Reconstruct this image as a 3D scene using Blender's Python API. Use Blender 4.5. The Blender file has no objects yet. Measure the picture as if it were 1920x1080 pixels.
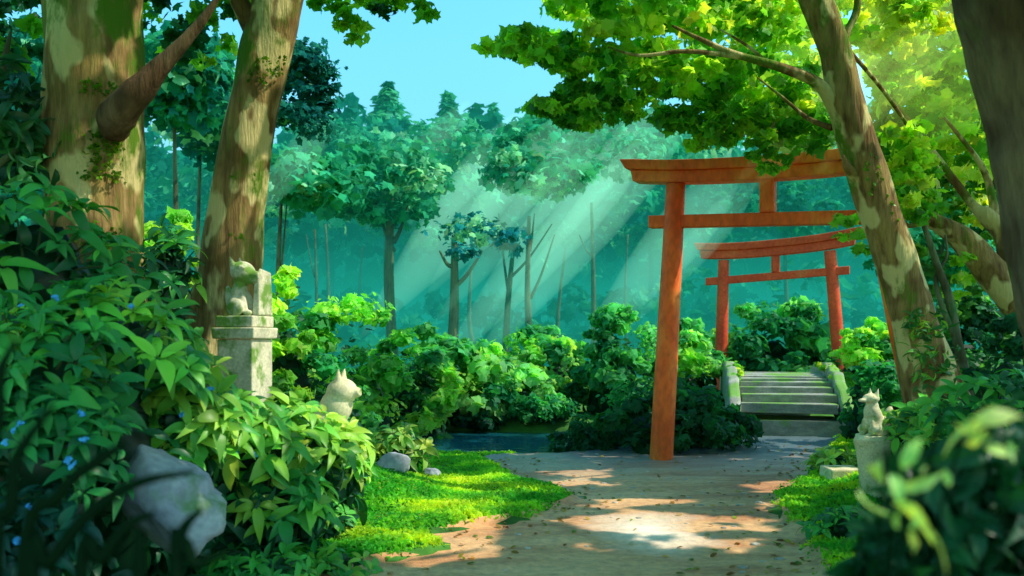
import bpy, bmesh, math, random
import numpy as np
from mathutils import Vector, Matrix, noise

random.seed(7)
R = np.random.default_rng(11)
sc = bpy.context.scene
col = sc.collection
rad = math.radians

# ------------------------------------------------------------------ camera frame
F, CX, HOR, CAMZ = 1600.0, 960.0, 640.0, 1.5
def P(px, py, Y):
    """world point seen at photo pixel (px, py) at distance Y"""
    return Vector(((px - CX) / F * Y, Y, CAMZ + (HOR - py) / F * Y))

SUN_AZ, SUN_EL = rad(96), rad(50)
SUN = Vector((math.cos(SUN_EL) * math.sin(SUN_AZ), math.cos(SUN_EL) * math.cos(SUN_AZ), math.sin(SUN_EL)))
KX, KY = SUN.x / SUN.z, SUN.y / SUN.z

# ------------------------------------------------------------------ object helpers
def tag(o, label=None, cat=None, group=None, kind=None):
    if label: o['label'] = label
    if cat: o['category'] = cat
    if group: o['group'] = group
    if kind: o['kind'] = kind
    return o

def thing(name, label, cat, loc=(0, 0, 0), group=None):
    o = bpy.data.objects.new(name, None)
    o.empty_display_size = 0.2
    col.objects.link(o)
    o.location = loc
    return tag(o, label, cat, group)

def obj(name, me, mat, parent=None, smooth=False, loc=None):
    """mesh in world coordinates -> object whose origin is its thing's base"""
    o = bpy.data.objects.new(name, me)
    col.objects.link(o)
    if parent is not None:
        o.parent = parent
        base = Vector(parent.location)
        pp = parent.parent
        while pp is not None:
            base = base + Vector(pp.location); pp = pp.parent
        me.transform(Matrix.Translation(-base))
    elif loc is not None:
        me.transform(Matrix.Translation(-Vector(loc)))
        o.location = loc
    me.materials.append(mat)
    if smooth:
        me.polygons.foreach_set('use_smooth', [True] * len(me.polygons))
    return o

class MB:
    """collects verts / faces / colours of one mesh"""
    def __init__(s): s.v, s.f, s.c, s.n = [], [], [], 0
    def add(s, v, faces, c=(1, 1, 1)):
        v = np.asarray(v, float).reshape(-1, 3)
        c = np.asarray(c, float)
        if c.ndim == 1: c = np.tile(c, (len(v), 1))
        s.f += [tuple(i + s.n for i in f) for f in faces]
        s.v.append(v); s.c.append(c); s.n += len(v)
    def box(s, a, b, c=(1, 1, 1), M=None, taper=1.0):
        x0, y0, z0 = a; x1, y1, z1 = b
        mx, my = (x0 + x1) / 2, (y0 + y1) / 2
        t = lambda x, y: (mx + (x - mx) * taper, my + (y - my) * taper)
        v = [(x0, y0, z0), (x1, y0, z0), (x1, y1, z0), (x0, y1, z0)]
        v += [(*t(x, y), z1) for x, y, _ in v]
        if M is not None: v = [tuple(M @ Vector(q)) for q in v]
        s.add(v, [(0, 3, 2, 1), (4, 5, 6, 7), (0, 1, 5, 4), (1, 2, 6, 5), (2, 3, 7, 6), (3, 0, 4, 7)], c)
    def tube(s, pts, radii, seg=10, c=(1, 1, 1), wob=0.0, sub=4, cap=True, fl=None):
        pts = [Vector(p) for p in pts]
        P2, R2 = [], []
        n = len(pts)
        for i in range(n - 1):
            p0, p1, p2, p3 = pts[max(i - 1, 0)], pts[i], pts[i + 1], pts[min(i + 2, n - 1)]
            for k in range(sub):
                t = k / sub
                q = 0.5 * ((2 * p1) + (p2 - p0) * t + (2 * p0 - 5 * p1 + 4 * p2 - p3) * t * t + (3 * p1 - p0 - 3 * p2 + p3) * t ** 3)
                P2.append(q); R2.append(radii[i] * (1 - t) + radii[i + 1] * t)
        P2.append(pts[-1]); R2.append(radii[-1])
        vs, fs = [], []
        T = (P2[1] - P2[0]).normalized()
        u = T.orthogonal().normalized()
        ph = random.random() * 50
        for i, p in enumerate(P2):
            T2 = (P2[min(i + 1, len(P2) - 1)] - P2[max(i - 1, 0)]).normalized()
            u = (u - T2 * u.dot(T2)).normalized()
            w = T2.cross(u)
            for j in range(seg):
                a = 2 * math.pi * j / seg
                r = R2[i]
                if wob:
                    r *= 1 + wob * noise.noise(Vector((math.cos(a) * 1.3 + ph, math.sin(a) * 1.3, i * 0.22))) \
                           + wob * 0.5 * noise.noise(Vector((math.cos(a) * 4 + ph, math.sin(a) * 4, i * 0.12)))
                if fl: r *= 1 + fl * max(0, 1 - i / (sub * 1.2)) ** 2 * (1 + 0.5 * math.sin(5 * a + ph))
                vs.append(p + (u * math.cos(a) + w * math.sin(a)) * r)
            if i:
                b = (i - 1) * seg
                for j in range(seg):
                    k = (j + 1) % seg
                    fs.append((b + j, b + k, b + seg + k, b + seg + j))
        if cap:
            fs.append(tuple(range(seg - 1, -1, -1)))
            b = (len(P2) - 1) * seg
            fs.append(tuple(range(b, b + seg)))
        s.add([tuple(v) for v in vs], fs, c)
    def mesh(s, name):
        me = bpy.data.meshes.new(name)
        if not s.v: return me
        V = np.concatenate(s.v); C = np.concatenate(s.c)
        me.from_pydata(V.tolist(), [], s.f)
        at = me.color_attributes.new('Col', 'FLOAT_COLOR', 'POINT')
        at.data.foreach_set('color', np.concatenate([C, np.ones((len(C), 1))], 1).ravel())
        me.update()
        return me
    def build(s, name, mat, parent=None, smooth=False, loc=None):
        return obj(name, s.mesh(name), mat, parent, smooth, loc)

# ------------------------------------------------------------------ leaf templates
def lobed(n, seed, depth=0.35):
    r = random.Random(seed)
    pts = []
    for i in range(n):
        a = 2 * math.pi * i / n
        q = (1.0 if i % 2 == 0 else 1 - depth) * r.uniform(0.78, 1.12)
        x, y = math.cos(a) * q, math.sin(a) * q * 0.85
        pts.append((x, y, -0.18 * (x * x + y * y) + r.uniform(-.07, .07)))
    pts.append((0, 0, 0.06))
    return np.array(pts), [(i, (i + 1) % n, n) for i in range(n)]
LOBED = [lobed(10, i) for i in range(5)] + [lobed(12, 20 + i, 0.45) for i in range(3)]
def oval(droop=0.35, w=0.24, fold=0.06):
    st = [0, .1, .24, .4, .56, .72, .87, 1.0]
    v = [(0, 0, 0)]
    zz = lambda t: .16 * math.sin(t * 2.2) - droop * t * t
    for t in st[1:-1]:
        ww = w * math.sin(math.pi * t ** .85) ** .8
        v += [(t, -ww, zz(t) + fold), (t, 0, zz(t)), (t, ww, zz(t) + fold)]
    v.append((1, 0, zz(1)))
    f = [(0, 2, 1), (0, 3, 2)]
    for k in range(1, 1 + 3 * (len(st) - 3), 3): f += [(k, k + 1, k + 4, k + 3), (k + 1, k + 2, k + 5, k + 4)]
    k = 1 + 3 * (len(st) - 3)
    f += [(k, k + 1, k + 3), (k + 1, k + 2, k + 3)]
    return np.array(v, float), f
OVALS = [oval(.3, .20), oval(.5, .24), oval(.15, .17), oval(.7, .22), oval(.95, .19)]
POINTY = [oval(.35, .17), oval(.6, .15), oval(.2, .19)]
SIMPLE = [(np.array([(0, 0, 0), (.35, -.3, .05), (.8, -.22, 0), (1, 0, -.12), (.75, .25, 0), (.3, .28, .05)]) - np.array([.5, 0, 0]), [(0, 1, 2, 3, 4, 5)])]

FILTER = [False]     # on while building crowns: leaves dropped to shape gaps for chosen sun patches
def scatter(mb, C, N, S, colr, tmpl, T=None):
    """put one leaf of a random template at every row of C; N = normal, T = optional long axis"""
    C = np.asarray(C, float); N = np.asarray(N, float)
    n = len(C)
    if n and FILTER[0]:
        keep = np.array([not lit(c[0] - KX * c[2], c[1] - KY * c[2], 1) for c in C.tolist()])
        C, N = C[keep], N[keep]
        if T is not None: T = np.asarray(T, float)[keep]
        if np.ndim(S): S = np.asarray(S)[keep]
        if np.ndim(colr) == 2: colr = np.asarray(colr)[keep]
        n = len(C)
    if n == 0: return
    N = N / (np.linalg.norm(N, axis=1, keepdims=True) + 1e-9)
    if T is None: T = R.normal(size=(n, 3))
    T = T - N * (T * N).sum(1, keepdims=True)
    T = T / (np.linalg.norm(T, axis=1, keepdims=True) + 1e-9)
    B = np.cross(N, T)
    S = np.broadcast_to(np.asarray(S, float), (n,))
    colr = np.broadcast_to(np.asarray(colr, float), (n, 3))
    which = R.integers(0, len(tmpl), n)
    for w, (tv, tf) in enumerate(tmpl):
        I = np.where(which == w)[0]
        if len(I) == 0: continue
        V = C[I][:, None, :] + (T[I][:, None, :] * tv[None, :, 0, None] + B[I][:, None, :] * tv[None, :, 1, None]
                                + N[I][:, None, :] * tv[None, :, 2, None]) * S[I][:, None, None]
        k = len(tv)
        off = mb.n + np.arange(len(I)) * k
        for f in tf:
            mb.f += [tuple(r) for r in (off[:, None] + np.array(f)[None, :]).tolist()]
        mb.v.append(V.reshape(-1, 3)); mb.c.append(np.repeat(colr[I], k, axis=0)); mb.n += len(I) * k

def jit(c, n, amt=0.18):
    c = np.asarray(c, float)
    k = 1 + amt * R.normal(size=(n, 1))
    h = 1 + 0.5 * amt * R.normal(size=(n, 3))
    return np.clip(c[None, :] * np.clip(k, .35, 2) * h, 0.001, .95)
def pick(cols): return np.array(cols[R.integers(0, len(cols))], float)

def clump(mb, c, r, n, size, colr, tmpl=LOBED, up=0.5, out=0.7, shell=0.55, amt=0.15):
    d = R.normal(size=(n, 3)); d /= np.linalg.norm(d, axis=1, keepdims=True)
    k = (shell + (1 - shell) * R.random((n, 1))) * (0.75 + 0.25 * R.random((n, 1)))
    r = np.broadcast_to(np.asarray(r, float), (3,))
    C = np.asarray(c, float)[None, :] + d * k * r[None, :]
    N = d * out + np.array([0, 0, up]) + 0.55 * R.normal(size=(n, 3))
    scatter(mb, C, N, size * R.uniform(.65, 1.25, n), jit(colr, n, amt), tmpl)

def core(mb, c, r, colr, seed=0, lev=2, amp=.3):
    """lumpy solid mass; inside bushes its dark colour paints interior shade"""
    bm = bmesh.new(); bmesh.ops.create_icosphere(bm, subdivisions=lev, radius=1)
    r = np.broadcast_to(np.asarray(r, float), (3,))
    v = []
    for q in bm.verts:
        k = 1 + amp * noise.noise(q.co * 2.1 + Vector((seed * 3.1, 0, 0)))
        v.append((c[0] + q.co.x * r[0] * k, c[1] + q.co.y * r[1] * k, c[2] + q.co.z * r[2] * k))
    f = [tuple(x.index for x in g.verts) for g in bm.faces]
    bm.free()
    mb.add(v, f, colr)

def inpoly(x, y, poly):
    c = False; n = len(poly); j = n - 1
    for i in range(n):
        xi, yi = poly[i]; xj, yj = poly[j]
        if (yi > y) != (yj > y) and x < (xj - xi) * (y - yi) / (yj - yi) + xi: c = not c
        j = i
    return c
def polypts(poly, n, mind=0):
    xs = [p[0] for p in poly]; ys = [p[1] for p in poly]
    out = []
    for _ in range(n * 60):
        x, y = random.uniform(min(xs), max(xs)), random.uniform(min(ys), max(ys))
        if inpoly(x, y, poly) and all((x - a) ** 2 + (y - b) ** 2 > mind * mind for a, b in out):
            out.append((x, y))
            if len(out) >= n: break
    return out

# ------------------------------------------------------------------ materials
def mat(name):
    m = bpy.data.materials.new(name); m.use_nodes = True
    nt = m.node_tree; nt.nodes.clear()
    return m, nt, nt.nodes.new('ShaderNodeOutputMaterial')
def N_(nt, t, **kw):
    n = nt.nodes.new(t)
    for k, v in kw.items():
        if k in n.inputs.keys(): n.inputs[k].default_value = v
        else: setattr(n, k, v)
    return n
def ramp(nt, stops, fac=None):
    n = nt.nodes.new('ShaderNodeValToRGB')
    el = n.color_ramp.elements
    while len(el) < len(stops): el.new(0.5)
    for e, (p, c) in zip(el, stops): e.position = p; e.color = (*c, 1)
    if fac is not None: nt.links.new(fac, n.inputs['Fac'])
    return n
def mix(nt, a, b, fac, mode='MIX'):
    n = nt.nodes.new('ShaderNodeMix'); n.data_type = 'RGBA'; n.blend_type = mode
    for s, v in ((0, fac), (6, a), (7, b)):
        if hasattr(v, 'is_linked') or hasattr(v, 'links'): nt.links.new(v, n.inputs[s])
        else: n.inputs[s].default_value = v if s == 0 else (*v, 1)
    return n.outputs[2]

def leaf_mat(name, transl=0.4, tint=(1.25, 1.1, .45), rough=.5, spec=.25):
    m, nt, out = mat(name)
    a = N_(nt, 'ShaderNodeAttribute', attribute_name='Col')
    g = N_(nt, 'ShaderNodeNewGeometry')
    nz = N_(nt, 'ShaderNodeTexNoise', Scale=2.3, Detail=2.0)
    nt.links.new(g.outputs['Position'], nz.inputs['Vector'])
    rp = ramp(nt, [(.3, (.72, .8, .8)), (.7, (1.25, 1.15, 1.0))], nz.outputs['Fac'])
    c = mix(nt, a.outputs['Color'], rp.outputs['Color'], 1.0, 'MULTIPLY')
    p = N_(nt, 'ShaderNodeBsdfPrincipled', Roughness=rough)
    p.inputs['Specular IOR Level'].default_value = spec
    nt.links.new(c, p.inputs['Base Color'])
    t = N_(nt, 'ShaderNodeBsdfTranslucent')
    ct = mix(nt, c, tint, 1.0, 'MULTIPLY')
    nt.links.new(ct, t.inputs['Color'])
    ms = N_(nt, 'ShaderNodeMixShader', Fac=transl)
    nt.links.new(p.outputs[0], ms.inputs[1]); nt.links.new(t.outputs[0], ms.inputs[2])
    nt.links.new(ms.outputs[0], out.inputs['Surface'])
    return m
M = {}
M['leaf'] = leaf_mat('leaf', .55, (1.7, 1.4, .6))
M['shrub_leaf'] = leaf_mat('shrub_leaf', .3, (1.3, 1.15, .4), .42, .35)
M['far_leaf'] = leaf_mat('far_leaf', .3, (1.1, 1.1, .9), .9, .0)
M['grass'] = leaf_mat('grass_blade', .5, (1.6, 1.3, .5), .6, .1)

def bark_mat(name, dark, lite, moss=(.10, .20, .015), moss_lo=.52, moss_hi=.62, sc_=1.0, sun_dapple=None):
    m, nt, out = mat(name)
    tc = N_(nt, 'ShaderNodeTexCoord')
    mp = N_(nt, 'ShaderNodeMapping'); mp.inputs['Scale'].default_value = (9 * sc_, 9 * sc_, 1.1 * sc_)
    nt.links.new(tc.outputs['Object'], mp.inputs['Vector'])
    n1 = N_(nt, 'ShaderNodeTexNoise', Scale=1.6, Detail=6.0, Roughness=.65)
    nt.links.new(mp.outputs[0], n1.inputs['Vector'])
    n2 = N_(nt, 'ShaderNodeTexNoise', Scale=1.7 * sc_, Detail=3.0)
    nt.links.new(tc.outputs['Object'], n2.inputs['Vector'])
    n3 = N_(nt, 'ShaderNodeTexNoise', Scale=2.2 * sc_, Detail=5.0, Roughness=.7)
    mp3 = N_(nt, 'ShaderNodeMapping'); mp3.inputs['Location'].default_value = (5.3, 2.2, 9.1); mp3.inputs['Scale'].default_value = (1.2, 1.2, .6)
    nt.links.new(tc.outputs['Object'], mp3.inputs['Vector']); nt.links.new(mp3.outputs[0], n3.inputs['Vector'])
    r1 = ramp(nt, [(.3, dark), (.7, lite)], n1.outputs['Fac'])
    r2 = ramp(nt, [(.42, (.62, .55, .5)), (.5, (1, 1, 1)), (.62, (1.1, 1.12, .95))], n2.outputs['Fac'])
    c = mix(nt, r1.outputs[0], r2.outputs[0], 1.0, 'MULTIPLY')
    if sun_dapple:
        n4 = N_(nt, 'ShaderNodeTexNoise', Scale=3.2 * sc_, Detail=2.5, Roughness=.5)
        mp4 = N_(nt, 'ShaderNodeMapping'); mp4.inputs['Location'].default_value = (1.3, 4.2, 2.1); mp4.inputs['Scale'].default_value = (1.3, 1.3, .7)
        nt.links.new(tc.outputs['Object'], mp4.inputs['Vector']); nt.links.new(mp4.outputs[0], n4.inputs['Vector'])
        c = mix(nt, c, sun_dapple, ramp(nt, [(.52, (0, 0, 0)), (.57, (.8, .8, .8))], n4.outputs['Fac']).outputs[0])  # cream patches paint sun dapples into the bark colour
    rm = ramp(nt, [(moss_lo, (0, 0, 0)), (moss_hi, (1, 1, 1))], n3.outputs['Fac'])
    c = mix(nt, c, moss, rm.outputs[0])
    p = N_(nt, 'ShaderNodeBsdfPrincipled', Roughness=.9)
    p.inputs['Specular IOR Level'].default_value = .15
    nt.links.new(c, p.inputs['Base Color'])
    b = N_(nt, 'ShaderNodeBump', Strength=.9, Distance=.06)
    nt.links.new(n1.outputs['Fac'], b.inputs['Height']); nt.links.new(b.outputs[0], p.inputs['Normal'])
    nt.links.new(p.outputs[0], out.inputs['Surface'])
    return m
M['bark'] = bark_mat('bark', (.13, .07, .028), (.44, .30, .11), sun_dapple=(.74, .62, .27))
M['bark_dark'] = bark_mat('bark_dark', (.10, .07, .045), (.24, .18, .11), moss_lo=.6, moss_hi=.75)
M['bark_stub'] = bark_mat('bark_stub', (.10, .06, .03), (.24, .15, .08), moss_lo=.8, moss_hi=.95)
M['bark_far'] = bark_mat('bark_far', (.07, .10, .06), (.20, .23, .12), moss=(.05, .16, .05))

def surf_mat(name, stops, scale=3.0, detail=6.0, rough=.8, spec=.25, bump=.3, dist=.03, moss=None, mlo=.55, mhi=.65, mscale=1.5, stretch=(1, 1, 1), top=False, coord='Object'):
    m, nt, out = mat(name)
    tc = N_(nt, 'ShaderNodeTexCoord')
    mp = N_(nt, 'ShaderNodeMapping'); mp.inputs['Scale'].default_value = stretch
    nt.links.new(tc.outputs[coord], mp.inputs['Vector'])
    n1 = N_(nt, 'ShaderNodeTexNoise', Scale=scale, Detail=detail, Roughness=.6)
    nt.links.new(mp.outputs[0], n1.inputs['Vector'])
    c = ramp(nt, stops, n1.outputs['Fac']).outputs[0]
    n2 = N_(nt, 'ShaderNodeTexNoise', Scale=scale * 9, Detail=3.0)
    nt.links.new(mp.outputs[0], n2.inputs['Vector'])
    c = mix(nt, c, ramp(nt, [(.3, (.8, .8, .8)), (.7, (1.15, 1.15, 1.15))], n2.outputs['Fac']).outputs[0], 1.0, 'MULTIPLY')
    if moss:
        n3 = N_(nt, 'ShaderNodeTexNoise', Scale=mscale, Detail=5.0, Roughness=.65)
        mp3 = N_(nt, 'ShaderNodeMapping'); mp3.inputs['Location'].default_value = (3.3, 7.7, 1.9)
        nt.links.new(tc.outputs[coord], mp3.inputs['Vector']); nt.links.new(mp3.outputs[0], n3.inputs['Vector'])
        fac = n3.outputs['Fac']
        if top:
            g = N_(nt, 'ShaderNodeNewGeometry'); sx = N_(nt, 'ShaderNodeSeparateXYZ'); nt.links.new(g.outputs['Normal'], sx.inputs[0])
            ma = N_(nt, 'ShaderNodeMath', operation='MULTIPLY_ADD'); ma.inputs[1].default_value = .12
            nt.links.new(sx.outputs[2], ma.inputs[0]); nt.links.new(fac, ma.inputs[2]); fac = ma.outputs[0]
        c = mix(nt, c, moss, ramp(nt, [(mlo, (0, 0, 0)), (mhi, (1, 1, 1))], fac).outputs[0])
    p = N_(nt, 'ShaderNodeBsdfPrincipled', Roughness=rough)
    p.inputs['Specular IOR Level'].default_value = spec
    nt.links.new(c, p.inputs['Base Color'])
    b = N_(nt, 'ShaderNodeBump', Strength=bump, Distance=dist)
    ad = N_(nt, 'ShaderNodeMath', operation='MULTIPLY_ADD'); ad.inputs[1].default_value = .3
    nt.links.new(n2.outputs['Fac'], ad.inputs[0]); nt.links.new(n1.outputs['Fac'], ad.inputs[2])
    nt.links.new(ad.outputs[0], b.inputs['Height']); nt.links.new(b.outputs[0], p.inputs['Normal'])
    nt.links.new(p.outputs[0], out.inputs['Surface'])
    return m
M['vermilion'] = surf_mat('vermilion_paint', [(.3, (.82, .085, .012)), (.5, (.97, .15, .02)), (.68, (1.0, .32, .05))], 2.0, rough=.55, spec=.3, bump=.15, dist=.01, stretch=(1, 1, .5))  # orange end of the ramp stands in for sun dapples on the paint
M['vermilion_old'] = surf_mat('weathered_vermilion', [(.3, (.62, .055, .02)), (.6, (.80, .10, .03)), (.75, (.74, .17, .05))], 2.0, rough=.7, spec=.2, bump=.15, dist=.01)
M['stone'] = surf_mat('statue_stone', [(.3, (.48, .45, .32)), (.55, (.70, .65, .45)), (.75, (.78, .72, .5))], 5.0, bump=.35, dist=.015, moss=(.16, .30, .05), mlo=.5, mhi=.6, mscale=3.5)
M['stone_pale'] = surf_mat('pale_stone', [(.3, (.58, .52, .32)), (.55, (.80, .72, .44)), (.75, (.86, .78, .5))], 6.0, bump=.3, dist=.012, moss=(.25, .36, .08), mlo=.56, mhi=.66, mscale=5)
M['rock'] = surf_mat('boulder_rock', [(.3, (.22, .23, .31)), (.52, (.36, .38, .42)), (.72, (.50, .54, .50))], 2.2, bump=.4, dist=.03, moss=(.10, .2, .06), mlo=.60, mhi=.7, top=True)
M['bridge'] = surf_mat('bridge_stone', [(.3, (.20, .21, .18)), (.55, (.33, .34, .29)), (.75, (.48, .48, .40))], 3.0, bump=.5, dist=.03, moss=(.16, .34, .06), mlo=.56, mhi=.66, mscale=2.0, stretch=(1, 3, 3), top=True)
M['soil'] = surf_mat('forest_soil', [(.3, (.03, .08, .025)), (.5, (.06, .19, .035)), (.7, (.11, .30, .04))], 1.2, rough=.95, spec=.05, bump=.5, dist=.05, coord='Object')
m, nt, out = mat('path_earth')
g = N_(nt, 'ShaderNodeNewGeometry'); sx = N_(nt, 'ShaderNodeSeparateXYZ'); nt.links.new(g.outputs['Position'], sx.inputs[0])
mp = N_(nt, 'ShaderNodeMapping'); mp.inputs['Scale'].default_value = (.6, 1.7, 1); nt.links.new(g.outputs['Position'], mp.inputs[0])
n1 = N_(nt, 'ShaderNodeTexNoise', Scale=1.0, Detail=6.0, Roughness=.62); nt.links.new(mp.outputs[0], n1.inputs['Vector'])
n2 = N_(nt, 'ShaderNodeTexNoise', Scale=14.0, Detail=4.0, Roughness=.7); nt.links.new(g.outputs['Position'], n2.inputs['Vector'])
n3 = N_(nt, 'ShaderNodeTexVoronoi', Scale=7.0); nt.links.new(mp.outputs[0], n3.inputs['Vector'])
c = ramp(nt, [(.30, (.32, .11, .045)), (.42, (.54, .24, .10)), (.52, (.66, .36, .17)), (.68, (.82, .50, .26))], n1.outputs['Fac']).outputs[0]
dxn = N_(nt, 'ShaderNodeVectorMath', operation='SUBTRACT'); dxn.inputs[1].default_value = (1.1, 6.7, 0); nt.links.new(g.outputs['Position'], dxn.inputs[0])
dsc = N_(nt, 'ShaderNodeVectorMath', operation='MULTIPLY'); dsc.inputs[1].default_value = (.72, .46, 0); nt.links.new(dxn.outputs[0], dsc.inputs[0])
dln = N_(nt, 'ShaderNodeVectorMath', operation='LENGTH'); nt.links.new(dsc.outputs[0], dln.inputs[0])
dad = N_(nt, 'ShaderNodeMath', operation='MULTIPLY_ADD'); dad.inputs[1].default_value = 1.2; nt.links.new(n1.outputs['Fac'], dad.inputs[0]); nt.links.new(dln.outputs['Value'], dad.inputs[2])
sun_pool = ramp(nt, [(.0, (1, 1, 1)), (.62, (.9, .9, .9)), (.98, (0, 0, 0))], dad.outputs[0])  # near-white ellipse paints a pool of sunlight into the path colour
sun_tint = ramp(nt, [(.33, (.96, .76, .50)), (.5, (1.0, .96, .84))], n1.outputs['Fac'])
c = mix(nt, c, ramp(nt, [(.3, (.72, .72, .74)), (.7, (1.2, 1.18, 1.12))], n2.outputs['Fac']).outputs[0], 1.0, 'MULTIPLY')
c = mix(nt, c, ramp(nt, [(.05, (.75, .75, .8)), (.4, (1.05, 1.05, 1.0))], n3.outputs['Distance']).outputs[0], .6, 'MULTIPLY')
cd_ = mix(nt, sun_tint.outputs[0], ramp(nt, [(.3, (.82, .80, .78)), (.6, (1, 1, 1))], n2.outputs['Fac']).outputs[0], 1.0, 'MULTIPLY')
c = mix(nt, c, cd_, sun_pool.outputs[0])
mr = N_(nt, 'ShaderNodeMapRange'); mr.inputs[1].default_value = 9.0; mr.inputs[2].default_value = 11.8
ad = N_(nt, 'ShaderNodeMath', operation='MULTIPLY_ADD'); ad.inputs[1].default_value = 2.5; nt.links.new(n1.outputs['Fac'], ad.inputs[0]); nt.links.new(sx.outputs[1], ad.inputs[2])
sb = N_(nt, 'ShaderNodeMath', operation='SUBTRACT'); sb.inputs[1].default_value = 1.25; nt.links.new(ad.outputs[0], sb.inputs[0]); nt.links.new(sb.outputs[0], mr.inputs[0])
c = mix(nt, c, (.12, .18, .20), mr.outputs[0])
p = N_(nt, 'ShaderNodeBsdfPrincipled'); p.inputs['Specular IOR Level'].default_value = .4
rr_ = N_(nt, 'ShaderNodeMapRange'); rr_.inputs[3].default_value = .62; rr_.inputs[4].default_value = .28; nt.links.new(mr.outputs[0], rr_.inputs[0]); nt.links.new(rr_.outputs[0], p.inputs['Roughness'])
b = N_(nt, 'ShaderNodeBump', Strength=.5, Distance=.03); nt.links.new(n2.outputs['Fac'], b.inputs['Height'])
b2 = N_(nt, 'ShaderNodeBump', Strength=.4, Distance=.05); nt.links.new(n1.outputs['Fac'], b2.inputs['Height']); nt.links.new(b.outputs[0], b2.inputs['Normal']); nt.links.new(b2.outputs[0], p.inputs['Normal'])
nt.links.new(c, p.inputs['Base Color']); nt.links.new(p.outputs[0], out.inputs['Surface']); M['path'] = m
M['stamen'] = surf_mat('blue_petal', [(.3, (.03, .25, .75)), (.7, (.10, .5, .9))], 6.0, rough=.5, bump=.1)
m, nt, out = mat('pond_water')
p = N_(nt, 'ShaderNodeBsdfPrincipled', Roughness=.07)
p.inputs['Base Color'].default_value = (.006, .09, .11, 1); p.inputs['IOR'].default_value = 1.33
tc = N_(nt, 'ShaderNodeTexCoord'); mp = N_(nt, 'ShaderNodeMapping'); mp.inputs['Scale'].default_value = (1.2, 4, 1)
nz = N_(nt, 'ShaderNodeTexNoise', Scale=2.0, Detail=3.0)
nt.links.new(tc.outputs['Object'], mp.inputs[0]); nt.links.new(mp.outputs[0], nz.inputs['Vector'])
b = N_(nt, 'ShaderNodeBump', Strength=.25, Distance=.05); nt.links.new(nz.outputs['Fac'], b.inputs['Height']); nt.links.new(b.outputs[0], p.inputs['Normal'])
nt.links.new(p.outputs[0], out.inputs['Surface']); M['water'] = m

def haze_mat(name, dens, color, absorb=(1, 1, 1)):
    m, nt, out = mat(name)
    ab = N_(nt, 'ShaderNodeVolumeAbsorption', Density=dens)
    ab.inputs['Color'].default_value = (1 - absorb[0], 1 - absorb[1], 1 - absorb[2], 1)
    em = N_(nt, 'ShaderNodeEmission', Strength=dens); em.inputs['Color'].default_value = (*color, 1)  # haze glows by its own emission instead of scattering sunlight
    a = N_(nt, 'ShaderNodeAddShader')
    nt.links.new(ab.outputs[0], a.inputs[0]); nt.links.new(em.outputs[0], a.inputs[1])
    nt.links.new(a.outputs[0], out.inputs['Volume'])
    return m
M['haze'] = haze_mat('haze', .027, (.010, .34, .26))
M['haze_low'] = haze_mat('ground_mist', .024, (.016, .50, .38))
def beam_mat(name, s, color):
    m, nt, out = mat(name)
    em = N_(nt, 'ShaderNodeEmission', Strength=s); em.inputs['Color'].default_value = (*color, 1)  # emission stands in for sunlight scattered by the air
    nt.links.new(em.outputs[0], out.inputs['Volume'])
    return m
M['beam'] = beam_mat('beam_emission', .23, (.34, .95, .62))
M['glow'] = beam_mat('glow_emission', .10, (.62, .85, .18))
M['beam_near'] = beam_mat('beam_emission_warm', .24, (.70, .88, .25))

# ------------------------------------------------------------------ terrain
EL = [(0, -1.6), (5.0, -1.35), (5.5, -1.15), (5.75, -.95), (6.1, -.45), (6.35, -.5), (6.6, -.62), (6.85, -.3), (7.15, .15), (8.0, .65), (8.5, .45), (9.2, .1), (10., -.15), (10.8, -.3), (11.6, .4), (12.4, 1.0), (13.4, 3.45), (18.5, 4.4), (21, 5)]
ER = [(0, 1.2), (5.0, 1.8), (5.7, 2.0), (6.6, 2.2), (7.3, 2.3), (8.0, 2.35), (9.2, 3.1), (10.9, 3.9), (12.2, 4.5), (13.4, 5.1), (18.5, 6.2), (21, 7)]
def lerp(tab, t):
    return float(np.interp(t, [a for a, _ in tab], [b for _, b in tab]))
def sm(t): t = min(1, max(0, t)); return t * t * (3 - 2 * t)
POND = (-1.1, 13.0, 2.7, 1.65)
def pondf(x, y):
    dx, dy = (x - POND[0]) / POND[2], (y - POND[1]) / POND[3]
    return math.sqrt(dx * dx + dy * dy)
def H(x, y):
    """ground height"""
    l = lerp(EL, y) - .15 * noise.noise(Vector((x, y * 1.6, 3)))
    r = lerp(ER, y) + .15 * noise.noise(Vector((x, y * 1.6, 7)))
    if y > 21: l, r = l + (y - 21) * .1, r + (y - 21) * .3
    z = 0.0
    if x < l: z = .06 * sm((l - x) / .15) + .75 * sm((l - x - .9) / 3.0) * (1 if y < 11 else max(.25, 1 - (y - 11) / 4))
    elif x > r: z = .06 * sm((x - r) / .15) + .75 * sm((x - r - .3) / 2.4)
    z += .035 * noise.noise(Vector((x * 1.1, y * 1.1, 0))) * (1 if z > .02 else .4)
    z += .25 * sm((y - 16) / 10)
    w = pondf(x, y)
    z = z * sm((w - .9) / .5) - .35 * sm((1.12 - w) / .25)
    z += .02 * noise.noise(Vector((x * 3, y * 3, 0)))
    return z

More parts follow.
